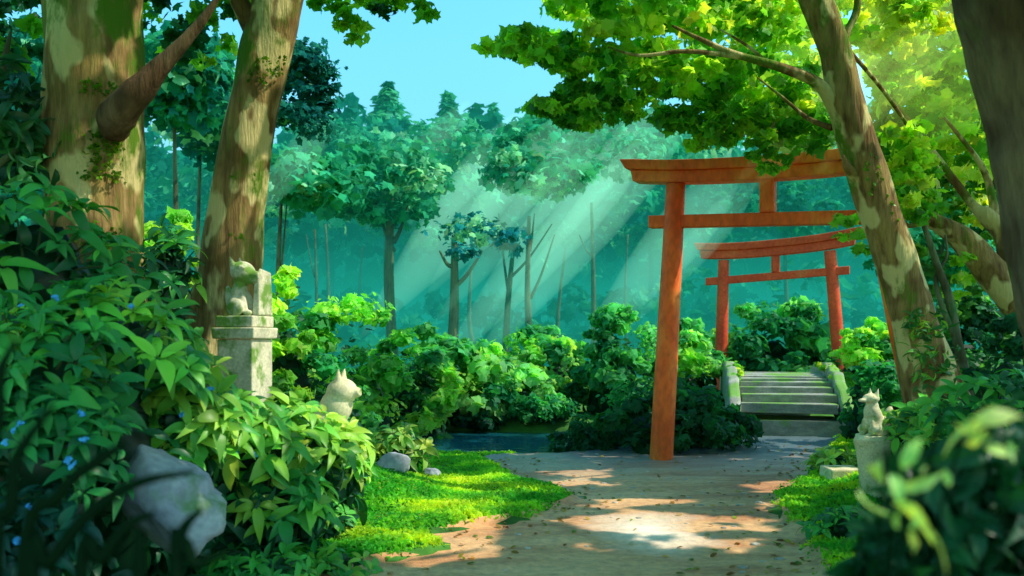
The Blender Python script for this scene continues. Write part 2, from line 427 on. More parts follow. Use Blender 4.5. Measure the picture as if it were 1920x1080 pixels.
def grid(xs, ys, fn):
    v = [(x, y, fn(x, y)) for y in ys for x in xs]
    n = len(xs)
    f = [(j * n + i, j * n + i + 1, (j + 1) * n + i + 1, (j + 1) * n + i) for j in range(len(ys) - 1) for i in range(n - 1)]
    return v, f
xs = sorted(set([-150, -90, -60, -40, -30, -22, -17, -13] + list(np.arange(-10, 10.01, .2).round(3)) + [13, 17, 22, 30, 40, 60, 90, 150]))
ys = sorted(set([-12, -8, -5, -3] + list(np.arange(-1.5, 22, .2).round(3)) + [23, 24.5, 26, 28, 31, 35, 40, 48, 60, 80, 120, 200, 300]))
v, f = grid(xs, ys, H)
mb = MB(); mb.add(v, f)
g = mb.build('forest_floor', M['soil'], smooth=True); tag(g, kind='structure', label='dark green mossy forest floor rising on both sides of path')

# path sheet: follows the ground between its two edges
v, f = [], []
yy = np.arange(3.2, 13.45, .12); K = 26
for j, y in enumerate(yy):
    for i in range(K + 1):
        l, r = lerp(EL, y) - .10, lerp(ER, y) + .10
        l += .12 * noise.noise(Vector((1.3, y * 2.2, 4))); r += .12 * noise.noise(Vector((8.3, y * 2.2, 4)))
        x = l + (r - l) * i / K
        v.append((x, y, max(H(x, y), -.3) + .012 + .006 * noise.noise(Vector((x * 4, y * 4, 1)))))
for j in range(len(yy) - 1):
    for i in range(K):
        a = j * (K + 1) + i
        f.append((a, a + 1, a + K + 2, a + K + 1))
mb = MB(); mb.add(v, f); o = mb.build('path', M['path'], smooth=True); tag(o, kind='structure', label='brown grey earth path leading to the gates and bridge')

# pond
mb = MB(); n = 48
ring = [(POND[0] + POND[2] * 1.2 * math.cos(2 * math.pi * i / n), POND[1] + POND[3] * 1.2 * math.sin(2 * math.pi * i / n), -.05) for i in range(n)]
mb.add(ring, [tuple(range(n))])
o = mb.build('water', M['water']); tag(o, kind='structure', label='still teal pond between grass bank and bushes')

# ------------------------------------------------------------------ sun mask for the overhead foliage
def vn(x, y, s, k): return noise.noise(Vector((x * s, y * s, k)))
KEY = [(1.15, 6.85, 1.05, 1.75, 1.15), (-.85, 8.5, 1.7, .9, .6), (2.9, 8.7, .9, .7, .4), (2.45, 7.6, .5, .5, .2), (-3.3, 6.6, .5, .4, .2), (-2.4, 6.7, .5, .4, .2), (.6, 10.95, 1.7, .42, 1.9), (.6, 10.25, 1.2, .5, 1.7), (-2.4, 5.9, 1.2, 1.2, .8), (-.3, 1.5, .7, .6, .1)]
def lit(u, w, loose=0):
    """true where sun should reach the ground point (u, w), false where leaves shade it"""
    s = -9
    for k, (a, b, ru, rw, am) in enumerate(KEY):
        d = ((u - a) / ru) ** 2 + ((w - b) / rw) ** 2
        if d < 2.2: s = max(s, 1.12 - d + am * vn(u * .6, w * 1.7, 1.7, 3.3 + k) + .55 * am * vn(u * .6, w * 1.8, 4.5, 7.7 + k))
    if -7 < u < -2.7 and 5.7 < w < 7.8: s = max(s, .88 + 1.4 * vn(u * 1.3, w * 1.3, 2.4, 21))
    if not loose: s = max(s, .7 * vn(u * .6, w * 1.4, 2.2, 12) + .12)
    return s > .5
def over(mb, n, xr, yr, zr, size, colr):
    """unseen leaves added around the view to block ambient light, with sun gaps"""
    C = []
    for _ in range(n):
        x, y, z = random.uniform(*xr), random.uniform(*yr), random.uniform(*zr)
        if y > .3 and abs(x) < .64 * y + .4 and z < CAMZ + .42 * y + .3: continue
        if math.hypot(x, y) < 2 and z < 4: continue
        if lit(x - KX * z, y - KY * z): continue
        C.append((x, y, z))
    C = np.array(C); N = R.normal(size=C.shape)
    scatter(mb, C, N, size * R.uniform(.7, 1.2, len(C)), jit(colr, len(C)), LOBED)
def shade(mb, n, ur, wr, zr, size, colr):
    """unseen leaves added overhead to cast shade, gaps shaped to leave sun patches"""
    C = []
    while len(C) < n:
        z = random.uniform(*zr); u = random.uniform(*ur); w = random.uniform(*wr)
        if lit(u, w): n -= 0.4; continue
        x, y = u + KX * z, w + KY * z
        if z < CAMZ + .42 * y + .25 and abs(x) < .64 * y: z = None
        if z is None: n -= .5; continue
        C.append((x, y, z))
    C = np.array(C).reshape(-1, 3)
    N = R.normal(size=C.shape) * .5 + np.array(SUN)
    scatter(mb, C, N, size * R.uniform(.7, 1.2, len(C)), jit(colr, len(C)), LOBED)

G_MID = (.11, .42, .03); G_LITE = (.30, .64, .045); G_YEL = (.52, .74, .08); G_DARK = (.012, .10, .035); G_TEAL = (.01, .13, .08)

# ------------------------------------------------------------------ near trees
def polyleaves(mb, poly, n, Yr, size, cols, rr=.33, per=26, mind=18, flat=.45, up=.35, tmpl=LOBED):
    size *= .82; per = int(per * 1.02)
    FILTER[0] = True
    for (x, y) in polypts(poly, n, mind):
        c = P(x, y, random.uniform(*Yr))
        clump(mb, c, (rr, rr, rr * flat), per, size, pick(cols), tmpl, up=up, out=.4, shell=.2, amt=.16)
    FILTER[0] = False

# great tree on the left
b0 = P(185, 640, 6.4); b0.z = H(b0.x, b0.y)
t = thing('broad_tree', 'thick mossy trunk with a broken limb, rising at far left', 'tree', b0)
mb = MB()
mb.tube([(b0.x - .02, b0.y, b0.z - .15), P(178, 640, 6.4), P(178, 480, 6.4), P(176, 250, 6.4), P(180, 0, 6.4), P(178, -300, 6.4), P(170, -620, 6.5), P(190, -900, 6.6)],
        [.50, .40, .345, .34, .345, .33, .26, .14], 40, wob=.10, sub=10, fl=.25)
mb.tube([P(178, -250, 6.4), P(60, -520, 6.2), P(-120, -760, 6.0)], [.2, .13, .05], 12, sub=5)
mb.tube([P(180, -320, 6.4), P(380, -600, 6.3), P(650, -820, 6.2)], [.2, .13, .05], 12, sub=5)
mb.build('trunk', M['bark'], t, True)
mb = MB()
mb.tube([P(212, 248, 6.1), P(222, 214, 6.0), P(262, 168, 5.95), P(318, 108, 5.95), P(372, 48, 5.95), P(410, -8, 5.95), P(440, -60, 5.95)], [.10, .125, .10, .055, .034, .018, .01], 16, wob=.15, sub=6)
mb.build('broken_limb', M['bark_stub'], t, True)
mb = MB()
polyleaves(mb, [(255, -30), (470, -30), (470, 30), (430, 90), (330, 130), (270, 80)], 26, (6.8, 7.6), .075, [G_MID, G_LITE, G_DARK, G_TEAL], .2, 22, 20)
polyleaves(mb, [(-20, -30), (90, -30), (92, 110), (40, 130), (-20, 120)], 16, (6.6, 7.2), .08, [G_DARK, G_MID, G_TEAL], .2, 24, 18)
shade(mb, 700, (-7.5, -2.9), (2.0, 5.2), (5.2, 8.5), .26, G_MID)  # from here on, unseen leaves added to this crown for their shade
shade(mb, 900, (-7.2, -2.9), (5.2, 7.6), (5.6, 8.5), .24, G_MID)
over(mb, 300, (-10, 0), (-5, 5.5), (3.6, 8.5), .5, G_MID)
over(mb, 250, (-12, -5.2), (3, 12), (2.0, 9), .55, G_MID)
shade(mb, 600, (-3.0, 1.0), (1.5, 4.6), (4.2, 6.5), .22, G_MID)
mb.build('crown', M['leaf'], t)
mb = MB()
for k in range(420):
    y = random.uniform(130, 470); a = random.gauss(.25, .5)
    px = 178 - 8 + 55 * math.sin(a) * 1.2
    if vn(px * .012, y * .012, 1, 2) < -.05: continue
    c = P(px, y, 6.4 - .345 * math.cos(a) * 1.0)
    clump(mb, c, .025, 3, .035, pick([(.10, .26, .015), (.16, .34, .02), (.06, .17, .01)]), SIMPLE, up=.3, out=.3)
tag(mb.build('moss', M['grass'], t), kind='stuff')

# leaning tree in front of it
b0 = P(415, 640, 7.2); b0.z = H(b0.x, b0.y)
t = thing('leaning_tree', 'tall pale trunk leaning right, standing behind the tall stone pedestal', 'tree', b0)
mb = MB()
mb.tube([(b0.x - .10, b0.y, b0.z - .15), P(408, 640, 7.2), P(425, 540, 7.2), P(447, 380, 7.2), P(474, 210, 7.2), P(508, 60, 7.2), P(536, -60, 7.2), P(570, -240, 7.2), P(620, -520, 7.3), P(640, -800, 7.4)],
        [.48, .33, .262, .226, .208, .21, .20, .18, .12, .05], 36, wob=.10, sub=9, fl=.2)
mb.tube([P(482, 70, 7.2), P(458, 22, 7.15), P(436, -30, 7.1), P(400, -150, 7.0), P(380, -300, 6.9)], [.09, .08, .075, .06, .03], 14, sub=5)
mb.tube([P(540, -100, 7.2), P(680, -150, 7.2), P(800, -120, 7.3)], [.1, .05, .02], 10, sub=5)
mb.build('trunk', M['bark'], t, True)
mb = MB()
polyleaves(mb, [(570, -40), (845, -40), (820, 5), (800, 40), (745, 25), (700, 60), (650, 75), (630, 55), (575, 30)], 34, (7.0, 7.9), .075, [G_MID, G_MID, G_LITE, G_DARK], .15, 20, 14)
polyleaves(mb, [(380, -40), (470, -40), (465, 20), (400, 15)], 8, (7.4, 7.9), .08, [G_DARK, G_MID], .2, 20, 14)
shade(mb, 500, (-5.5, -2.5), (6.9, 9.2), (5.6, 8.5), .26, G_MID)  # out-of-view leaves added only to cast shade
mb.build('crown', M['leaf'], t)
mb = MB()
for k in range(300):
    y = random.choice([random.uniform(80, 170), random.uniform(270, 330), random.uniform(440, 640), random.uniform(560, 640)])
    px = np.interp(y, [60, 210, 380, 540, 640], [508, 474, 447, 425, 408]); a = random.gauss(.1, .4)
    hw = np.interp(y, [60, 540, 640], [48, 60, 75])
    if vn(px * .02, y * .015, 1, 5) < -.05: continue
    c = P(px + hw * math.sin(a), y, 7.2 - hw / F * 7.2 * math.cos(a))
    clump(mb, c, .022, 3, .032, pick([(.10, .26, .015), (.16, .34, .02), (.06, .17, .01)]), SIMPLE, up=.3, out=.3)
tag(mb.build('moss', M['grass'], t), kind='stuff')

# leaning tree on the right, in front of the first gate
b0 = P(1765, 760, 8.0); b0.z = H(b0.x, b0.y)
t = thing('leaning_tree', 'slender tan trunk leaning left across the end of the front gate', 'tree', b0)
mb = MB()
mb.tube([(b0.x + .12, b0.y, b0.z - .2), P(1752, 740, 8.0), P(1716, 610, 8.0), P(1684, 500, 8.0), P(1640, 370, 8.0), P(1592, 215, 8.0), P(1566, 100, 8.0), P(1530, 0, 8.0), P(1495, -90, 8.0), P(1440, -260, 8.0), P(1400, -450, 8.1)],
        [.42, .27, .20, .185, .185, .165, .14, .15, .13, .09, .03], 30, wob=.10, sub=8, fl=.15)
mb.tube([P(1575, 215, 8.0), P(1535, 158, 7.95), P(1460, 125, 7.9), P(1380, 102, 7.85), P(1310, 72, 7.8), P(1260, 48, 7.8)], [.09, .055, .042, .03, .02, .01], 12, sub=6)
mb.tube([P(1400, 108, 7.87), P(1290, 96, 7.8), P(1200, 104, 7.8), P(1140, 88, 7.8)], [.028, .022, .015, .008], 8, sub=5)
mb.tube([P(1440, 118, 7.9), P(1400, 85, 8.0), P(1350, 55, 8.1)], [.02, .014, .007], 8, sub=4)
mb.tube([P(1578, 100, 8.0), P(1588, 60, 8.0), P(1606, 20, 8.0), P(1612, -40, 8.0), P(1640, -160, 8.0)], [.045, .035, .035, .03, .015], 10, sub=5)
mb.tube([P(1560, 240, 8.1), P(1515, 222, 8.3), P(1470, 185, 8.5), P(1420, 145, 8.6)], [.03, .022, .016, .008], 8, sub=4)
mb.tube([P(1592, 95, 8.1), P(1660, 175, 8.8), P(1740, 290, 9.6), P(1800, 360, 10.2)], [.02, .02, .018, .012], 8, sub=5)
mb.tube([P(1620, 345, 8.0), P(1592, 318, 7.9), P(1580, 290, 7.85)], [.06, .045, .012], 10, sub=4)
mb.build('trunk', M['bark'], t, True)
mb = MB()
CR = [(.24, .62, .07), (.18, .54, .05), G_LITE, (.10, .42, .05), (.46, .80, .09)]
polyleaves(mb, [(905, 92), (960, 58), (1010, 60), (1080, 70), (1120, 110), (1090, 140), (1040, 122), (985, 105)], 45, (8.2, 9.6), .085, CR, .16, 28, 11)
polyleaves(mb, [(1020, -40), (1520, -40), (1530, 60), (1420, 75), (1300, 55), (1230, 50), (1150, 70), (1080, 40), (1040, 20)], 108, (8.2, 10.5), .10, CR + [G_YEL, (.5, .8, .08)], .24, 30, 16)
polyleaves(mb, [(1120, 90), (1240, 80), (1380, 110), (1520, 140), (1540, 210), (1420, 215), (1330, 185), (1210, 165), (1140, 170)], 81, (8.3, 10.0), .10, CR, .22, 30, 16)
polyleaves(mb, [(990, 205), (1050, 170), (1080, 150), (1150, 165), (1240, 180), (1200, 215), (1130, 230), (1085, 242), (1040, 215)], 54, (8.2, 9.4), .085, [(.16, .52, .05), (.08, .36, .04), (.05, .26, .04), (.26, .62, .06)], .15, 28, 11)
polyleaves(mb, [(1215, 215), (1340, 190), (1540, 205), (1565, 270), (1480, 278), (1390, 255), (1320, 275), (1270, 245)], 72, (8.4, 9.8), .095, [(.16, .52, .05), (.08, .36, .04), (.10, .42, .04), G_LITE], .20, 30, 14)
polyleaves(mb, [(1390, 285), (1470, 285), (1480, 312), (1420, 325)], 9, (8.8, 9.2), .07, [G_MID, G_LITE], .12, 19, 8)
polyleaves(mb, [(1560, 405), (1620, 400), (1630, 480), (1585, 460)], 8, (8.8, 9.4), .08, [(.24, .62, .07), (.16, .52, .05)], .13, 12, 12)
polyleaves(mb, [(1560, -40), (1760, -40), (1780, 60), (1640, 90), (1590, 60)], 45, (8.6, 10.5), .11, [G_YEL, G_LITE, G_YEL], .26, 28, 16)  # yellower leaves here carry backlight in their colour
polyleaves(mb, [(1660, 230), (1740, 240), (1750, 400), (1690, 420), (1672, 330)], 35, (8.4, 9.3), .095, [G_LITE, G_MID, G_YEL], .17, 25, 12)
mb.build('crown', M['leaf'], t)
mb = MB()
for k in range(70):
    y = random.uniform(585, 760)
    px = np.interp(y, [500, 610, 740], [1684, 1716, 1752]) + random.uniform(-22, 62)
    clump(mb, P(px, y, 7.78 + random.uniform(-.06, .04)), .05, 4, .10, pick([(.07, .28, .05), (.16, .42, .05), (.03, .17, .04)]), POINTY, up=.1, out=.3)
for k in range(26):
    y = random.uniform(290, 420); px = np.interp(y, [215, 370, 500], [1592, 1640, 1684]) + random.uniform(-5, 32)
    clump(mb, P(px, y, 7.82), .02, 3, .04, pick([(.12, .30, .02), (.16, .42, .03)]), SIMPLE, up=.1, out=.3)
mb.build('ivy', M['shrub_leaf'], t)

# massive dark trunk at the right edge
b0 = P(2075, 700, 5.0); b0.z = H(b0.x, b0.y)
t = thing('broad_tree', 'massive dark trunk cut off by the right edge of the view', 'tree', b0)
mb = MB()
mb.tube([(b0.x + .02, b0.y, b0.z - .2), P(2045, 700, 5.0), P(2000, 560, 5.0), P(1972, 420, 5.0), P(1955, 260, 5.0), P(1930, 130, 5.0), P(1900, 0, 5.0), P(1850, -160, 5.0), P(1800, -420, 5.0), P(1790, -700, 5.0)],
        [.41, .31, .265, .257, .272, .294, .31, .265, .18, .07], 36, wob=.10, sub=8, fl=.2)
mb.tube([P(1870, -80, 5.0), P(2050, -330, 5.2), P(2300, -520, 5.4)], [.24, .16, .05], 14, sub=6)
mb.tube([P(1830, -250, 5.0), P(1650, -480, 5.1), P(1500, -620, 5.2)], [.18, .1, .04], 14, sub=6)
mb.build('trunk', M['bark_dark'], t, True)
mb = MB()
shade(mb, 7000, (.0, 4.6), (4.4, 8.7), (5.2, 8.0), .16, G_MID)  # this whole crown is unseen leaves, added to shape light on the path
shade(mb, 900, (1.3, 4.6), (8.7, 10.6), (5.6, 8.8), .25, G_MID)
over(mb, 350, (0, 10), (-5, 5.5), (3.4, 8.5), .5, G_MID)
pass
mb.build('crown', M['leaf'], t)

# crooked tree behind, slanting to the left
b0 = P(1990, 640, 9.4); b0.z = H(b0.x, b0.y)
t = thing('crooked_tree', 'crooked mossy trunk bending up to the left behind the dark trunk', 'tree', b0)
mb = MB()
mb.tube([(b0.x, b0.y, b0.z - .2), P(1960, 620, 9.4), P(1905, 565, 9.4), P(1850, 500, 9.4), P(1800, 445, 9.4), P(1735, 405, 9.4), P(1715, 375, 9.4), P(1696, 345, 9.4)], [.32, .24, .19, .16, .125, .075, .045, .015], 20, wob=.18, sub=7)
mb.tube([P(1750, 412, 9.4), P(1722, 420, 9.3), P(1700, 422, 9.3), P(1686, 400, 9.3)], [.045, .03, .025, .012], 10, sub=5)
mb.tube([P(1905, 565, 9.4), P(1890, 450, 9.5), P(1850, 405, 9.6), P(1825, 385, 9.7), P(1760, 300, 9.9), P(1660, 170, 10.2)], [.17, .13, .1, .05, .04, .02], 14, sub=6)
mb.tube([P(1870, 430, 9.55), P(1862, 380, 9.6), P(1840, 310, 9.8), P(1770, 220, 10)], [.08, .045, .035, .015], 10, sub=5)
mb.build('trunk', M['bark'], t, True)
mb = MB()
CR2 = [(.42, .76, .08), (.34, .66, .06), (.62, .86, .14), (.16, .48, .05), (.55, .82, .10)]  # paler yellow greens put the backlit look into the leaf colour
polyleaves(mb, [(1620, 80), (1920, 20), (1920, 330), (1860, 420), (1790, 330), (1700, 230), (1650, 180)], 121, (10.0, 12.5), .13, CR2, .30, 28, 19)
polyleaves(mb, [(1640, 210), (1720, 230), (1760, 330), (1740, 400), (1690, 380), (1650, 300)], 40, (10.2, 11.5), .12, [(.07, .30, .03), (.11, .36, .03), G_LITE], .26, 28, 16)
polyleaves(mb, [(1740, 340), (1900, 320), (1890, 470), (1800, 430)], 21, (10.5, 11.5), .10, [(.05, .24, .04), (.09, .30, .04), G_TEAL], .22, 22, 19)
polyleaves(mb, [(1240, -40), (1560, -40), (1600, 250), (1500, 310), (1380, 230), (1300, 120)], 90, (11.9, 13.4), .14, CR2 + [G_MID], .32, 26, 20)
polyleaves(mb, [(1600, -60), (2000, -60), (2000, 40), (1640, 80)], 45, (10, 12), .14, CR2, .34, 28, 24)
mb.build('crown', M['leaf'], t)

# thin sapling between those two
b0 = P(1822, 745, 9.0); b0.z = H(b0.x, b0.y)
t = thing('sapling', 'thin curving sapling with two stems right of the leaning tan trunk', 'tree', b0)
mb = MB()
mb.tube([(b0.x, b0.y, b0.z - .1), P(1812, 720, 9.0), P(1795, 640, 9.0), P(1780, 560, 9.0), P(1755, 490, 9.0), P(1735, 430, 9.0), P(1722, 395, 9.0)], [.07, .06, .05, .045, .035, .028, .015], 12, sub=5)
mb.tube([P(1790, 630, 9.0), P(1765, 570, 9.0), P(1755, 520, 9.05), P(1775, 480, 9.1), P(1772, 440, 9.1)], [.035, .03, .022, .016, .01], 10, sub=5)
mb.build('trunk', M['bark_far'], t, True)
mb = MB()
polyleaves(mb, [(1690, 450), (1840, 480), (1860, 560), (1720, 560)], 16, (8.9, 9.8), .085, [G_LITE, (.09, .32, .05), (.05, .22, .05)], .16, 14, 24)
mb.build('crown', M['leaf'], t)

# dark saplings at the left edge
b0 = P(-60, 640, 6.0); b0.z = H(b0.x, b0.y)
t = thing('sapling', 'dark leafy sapling at the left edge beside the thick trunk', 'tree', b0)
mb = MB(); mb.tube([(b0.x, b0.y, b0.z - .1), P(-40, 400, 6.0), P(-10, 200, 6.1), P(20, 60, 6.2)], [.08, .06, .04, .01], 10, sub=5)
mb.tube([P(-30, 330, 6.0), P(60, 260, 6.1), P(110, 230, 6.2)], [.03, .02, .008], 8, sub=4)
mb.build('trunk', M['bark_far'], t, True)
mb = MB()
for (x, y) in polypts([(-30, 100), (60, 110), (90, 200), (110, 330), (60, 350), (-30, 340)], 34, 16):
    clump(mb, P(x, y, random.uniform(5.9, 6.5)), .12, 9, .20, pick([G_DARK, (.02, .14, .06), (.01, .09, .06), (.04, .22, .06)]), POINTY, up=.4, out=.5)
mb.build('crown', M['shrub_leaf'], t)

# ------------------------------------------------------------------ background forest
T1 = (.03, .36, .17); T2 = (.08, .50, .25); T3 = (.012, .20, .13); T4 = (.30, .74, .38); T5 = (.01, .14, .12)  # far greens carry haze in their colour; the palest stands for sunlit tufts
def far_tree(label, px, Y, tb, th, fork=None, crownbox=None, n=16, cols=(T1, T2, T3), rt=.16, lean=0, size=.55, name='forest_tree', cr=1.5):
    """px: trunk at eye height; th: photo row where the stem ends; crownbox = (x0, y0, x1, y1) rows of the crown"""
    b = P(px, tb, Y); b.z = H(b.x, b.y)
    t = thing(name, label, 'tree', b, 'hazy trees across the pond')
    n = int(n * 1.4)
    mb = MB()
    top = P(px + lean, th, Y)
    mid = (b + top) / 2 + Vector((random.uniform(-.15, .15), 0, 0))
    rt *= .72
    mb.tube([(b.x, b.y, b.z - .2), (b.x, b.y, b.z + .5), mid, top], [rt * 1.5, rt * 1.15, rt * .9, rt * .5], 10, sub=5, wob=.12)
    for (ay, bx, by) in fork or []:
        k = (ay - tb) / (th - tb)
        a = P(px + lean * k, ay, Y)
        e = P(bx, by, Y + random.uniform(-.6, .6))
        mb.tube([a, a + (e - a) * .45 + Vector((0, 0, -.12)), e], [rt * .5, rt * .36, rt * .15], 8, sub=4)
    mb.build('trunk', M['bark_far'], t, True)
    if crownbox:
        x0, y0, x1, y1 = crownbox
        mb = MB()
        cx, cy = (x0 + x1) / 2, (y0 + y1) / 2
        for k in range(n):
            a, q = random.random() * 6.28, math.sqrt(random.random())
            c = P(cx + (x1 - x0) / 2 * q * math.cos(a), cy + (y1 - y0) / 2 * q * math.sin(a), Y + random.uniform(-cr, cr))
            r = random.uniform(.5, 1.3) * (size / .55)
            clump(mb, c, (r, r, r * .5), 60, size * random.uniform(.26, .38), T4 if random.random() < .07 else pick(cols), up=.6, out=.6, shell=.4, amt=.14)
        mb.build('crown', M['far_leaf'], t)
    return t
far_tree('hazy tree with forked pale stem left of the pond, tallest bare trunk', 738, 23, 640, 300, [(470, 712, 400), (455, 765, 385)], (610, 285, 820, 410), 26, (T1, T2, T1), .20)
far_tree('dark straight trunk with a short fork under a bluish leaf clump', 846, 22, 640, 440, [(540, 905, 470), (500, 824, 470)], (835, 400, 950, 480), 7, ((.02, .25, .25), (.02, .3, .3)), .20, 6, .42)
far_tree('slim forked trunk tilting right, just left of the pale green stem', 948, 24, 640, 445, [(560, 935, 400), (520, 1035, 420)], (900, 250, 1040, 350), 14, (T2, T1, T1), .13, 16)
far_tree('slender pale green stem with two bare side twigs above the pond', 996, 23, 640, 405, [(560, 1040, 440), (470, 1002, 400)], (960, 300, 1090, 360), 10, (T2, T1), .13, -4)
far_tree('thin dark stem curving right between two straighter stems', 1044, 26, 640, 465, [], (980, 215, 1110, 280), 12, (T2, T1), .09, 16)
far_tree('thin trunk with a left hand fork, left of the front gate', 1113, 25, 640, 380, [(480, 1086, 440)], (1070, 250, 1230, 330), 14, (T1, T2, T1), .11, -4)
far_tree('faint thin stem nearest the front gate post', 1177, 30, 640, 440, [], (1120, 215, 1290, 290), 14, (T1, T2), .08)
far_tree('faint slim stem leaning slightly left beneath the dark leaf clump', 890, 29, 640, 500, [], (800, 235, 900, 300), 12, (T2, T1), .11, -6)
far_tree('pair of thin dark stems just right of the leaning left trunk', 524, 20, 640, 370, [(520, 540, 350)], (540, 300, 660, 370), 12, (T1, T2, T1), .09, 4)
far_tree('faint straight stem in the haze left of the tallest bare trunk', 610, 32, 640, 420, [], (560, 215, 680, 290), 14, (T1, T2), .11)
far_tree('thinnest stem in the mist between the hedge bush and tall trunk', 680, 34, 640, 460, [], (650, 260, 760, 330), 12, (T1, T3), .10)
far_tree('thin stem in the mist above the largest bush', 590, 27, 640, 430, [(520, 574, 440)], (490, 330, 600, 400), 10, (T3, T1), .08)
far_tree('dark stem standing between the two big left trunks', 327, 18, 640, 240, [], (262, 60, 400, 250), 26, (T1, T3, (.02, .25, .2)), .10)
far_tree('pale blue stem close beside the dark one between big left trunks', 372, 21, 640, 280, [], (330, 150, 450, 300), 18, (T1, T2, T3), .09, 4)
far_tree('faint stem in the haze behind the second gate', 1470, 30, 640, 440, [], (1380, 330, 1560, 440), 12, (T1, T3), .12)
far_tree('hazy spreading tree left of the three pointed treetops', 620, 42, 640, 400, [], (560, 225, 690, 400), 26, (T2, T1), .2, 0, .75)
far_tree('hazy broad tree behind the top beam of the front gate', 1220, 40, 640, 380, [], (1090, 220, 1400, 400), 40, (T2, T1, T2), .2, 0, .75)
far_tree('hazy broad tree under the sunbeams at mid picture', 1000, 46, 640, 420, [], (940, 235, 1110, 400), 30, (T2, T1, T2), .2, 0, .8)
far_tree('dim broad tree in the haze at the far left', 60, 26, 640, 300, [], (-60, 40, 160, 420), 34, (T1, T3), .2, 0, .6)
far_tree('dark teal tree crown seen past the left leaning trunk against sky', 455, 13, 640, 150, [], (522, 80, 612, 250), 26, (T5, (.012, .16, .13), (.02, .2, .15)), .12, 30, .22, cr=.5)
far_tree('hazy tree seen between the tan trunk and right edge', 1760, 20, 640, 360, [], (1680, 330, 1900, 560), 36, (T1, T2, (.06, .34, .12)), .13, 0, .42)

def conifer(label, px, Y, ytop, ybot, w, n=15):
    b = P(px, 640, Y); b.z = H(b.x, b.y)
    t = thing('conifer_tree', label, 'tree', b, 'pointed conifers on the skyline')
    mb = MB(); top = P(px, ytop, Y)
    mb.tube([(b.x, b.y, b.z - .3), (b.x, b.y, (b.z + top.z) / 2), top], [.35, .22, .03], 10, sub=5); mb.build('trunk', M['bark_far'], t, True)
    mb = MB()
    zb = P(px, ybot, Y).z
    for k in range(n):
        q = k / (n - 1)
        z = top.z - .1 - (top.z - zb) * q
        r = (.14 + w * q ** .8) * random.uniform(.8, 1.15)
        m = int(24 + 90 * q)
        a = R.random(m) * 6.283
        rr = r * np.sqrt(R.uniform(.12, 1, m))
        C = np.stack([b.x + np.cos(a) * rr, b.y + np.sin(a) * rr, z - rr * .35 + R.normal(size=m) * .12], 1)
        D = np.stack([np.cos(a), np.sin(a), -.35 + 0 * a], 1)
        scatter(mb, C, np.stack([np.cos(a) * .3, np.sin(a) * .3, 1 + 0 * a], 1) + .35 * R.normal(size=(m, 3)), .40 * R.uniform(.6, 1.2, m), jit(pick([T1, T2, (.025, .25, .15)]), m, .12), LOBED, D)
    mb.build('crown', M['far_leaf'], t)
conifer('tallest pointed conifer on the skyline', 727, 44, 156, 420, 3.4, 22)
conifer('second pointed conifer, right of the tallest one', 840, 46, 180, 430, 3.0, 22)
conifer('blunt hazy conifer, rightmost of the row on the skyline', 925, 46, 200, 430, 3.0, 18)
conifer('conifer half hidden by the canopy tip right of the sky gap', 1035, 48, 232, 430, 2.8, 18)
conifer('faint small conifer behind, at left of the tallest one', 655, 52, 225, 430, 3.0)

# far-off wood, one mass
mb = MB()
for k in range(1500):
    x = random.uniform(-46, 46); Y = random.uniform(54, 66)
    topz = 13.5 + 2.5 * vn(x, 0, .15, 4) + 1.5 * vn(x, 0, .5, 9)
    z = random.uniform(0, 1) ** .8 * topz
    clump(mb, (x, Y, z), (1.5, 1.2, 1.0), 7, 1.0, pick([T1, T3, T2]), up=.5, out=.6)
for k in range(900):
    x = random.uniform(-26, 26); Y = random.uniform(30, 46)
    z = .3 + random.random() ** 1.6 * (3.2 + 1.6 * vn(x, Y, .25, 6))
    clump(mb, (x, Y, z), (.9, .8, .55), 9, .42, pick([T1, T3, T2, T3]), up=.5, out=.6)
for k in range(520):
    x = random.uniform(-25, 25); Y = random.uniform(33, 41)
    z = 5.6 + random.random() * (5.2 + 1.5 * vn(x, 0, .3, 26))
    clump(mb, (x, Y, z), (1.0, .8, .5), 16, .36, T4 if random.random() < .05 else pick([T1, T2, T3, T3]), up=.5, out=.6)
for k in range(1000):
    x = random.uniform(-34, 34); Y = random.uniform(45, 53)
    z = 4.5 + random.random() * (7.5 + 1.6 * vn(x, 0, .3, 16))
    clump(mb, (x, Y, z), (1.2, 1.0, .6), 12, .5, pick([T1, T2, T2, T3]), up=.5, out=.6)
for k in range(60):
    x = -48 + 96 * k / 59; h = 12 + 2.5 * vn(x, 0, .15, 4)
    core(mb, (x, 68, 0), (3.2, 2.5, h), T3, k, 2, .2)
tag(mb.build('far_wood', M['far_leaf'], loc=(0, 60, 0)), 'far off hazy woodland closing the view', 'woodland', kind='stuff')

# haze, drawn as self-glowing boxes
def boxmesh(name, a, b, m):
    mb = MB(); mb.box(a, b); o = mb.build(name, m); tag(o, kind='structure'); return o
boxmesh('haze', (-60, 20.2, -1.5), (60, 75, 10.5), M['haze'])
boxmesh('ground_mist', (-55, 20.8, -1.2), (55, 70, 4.2), M['haze_low'])

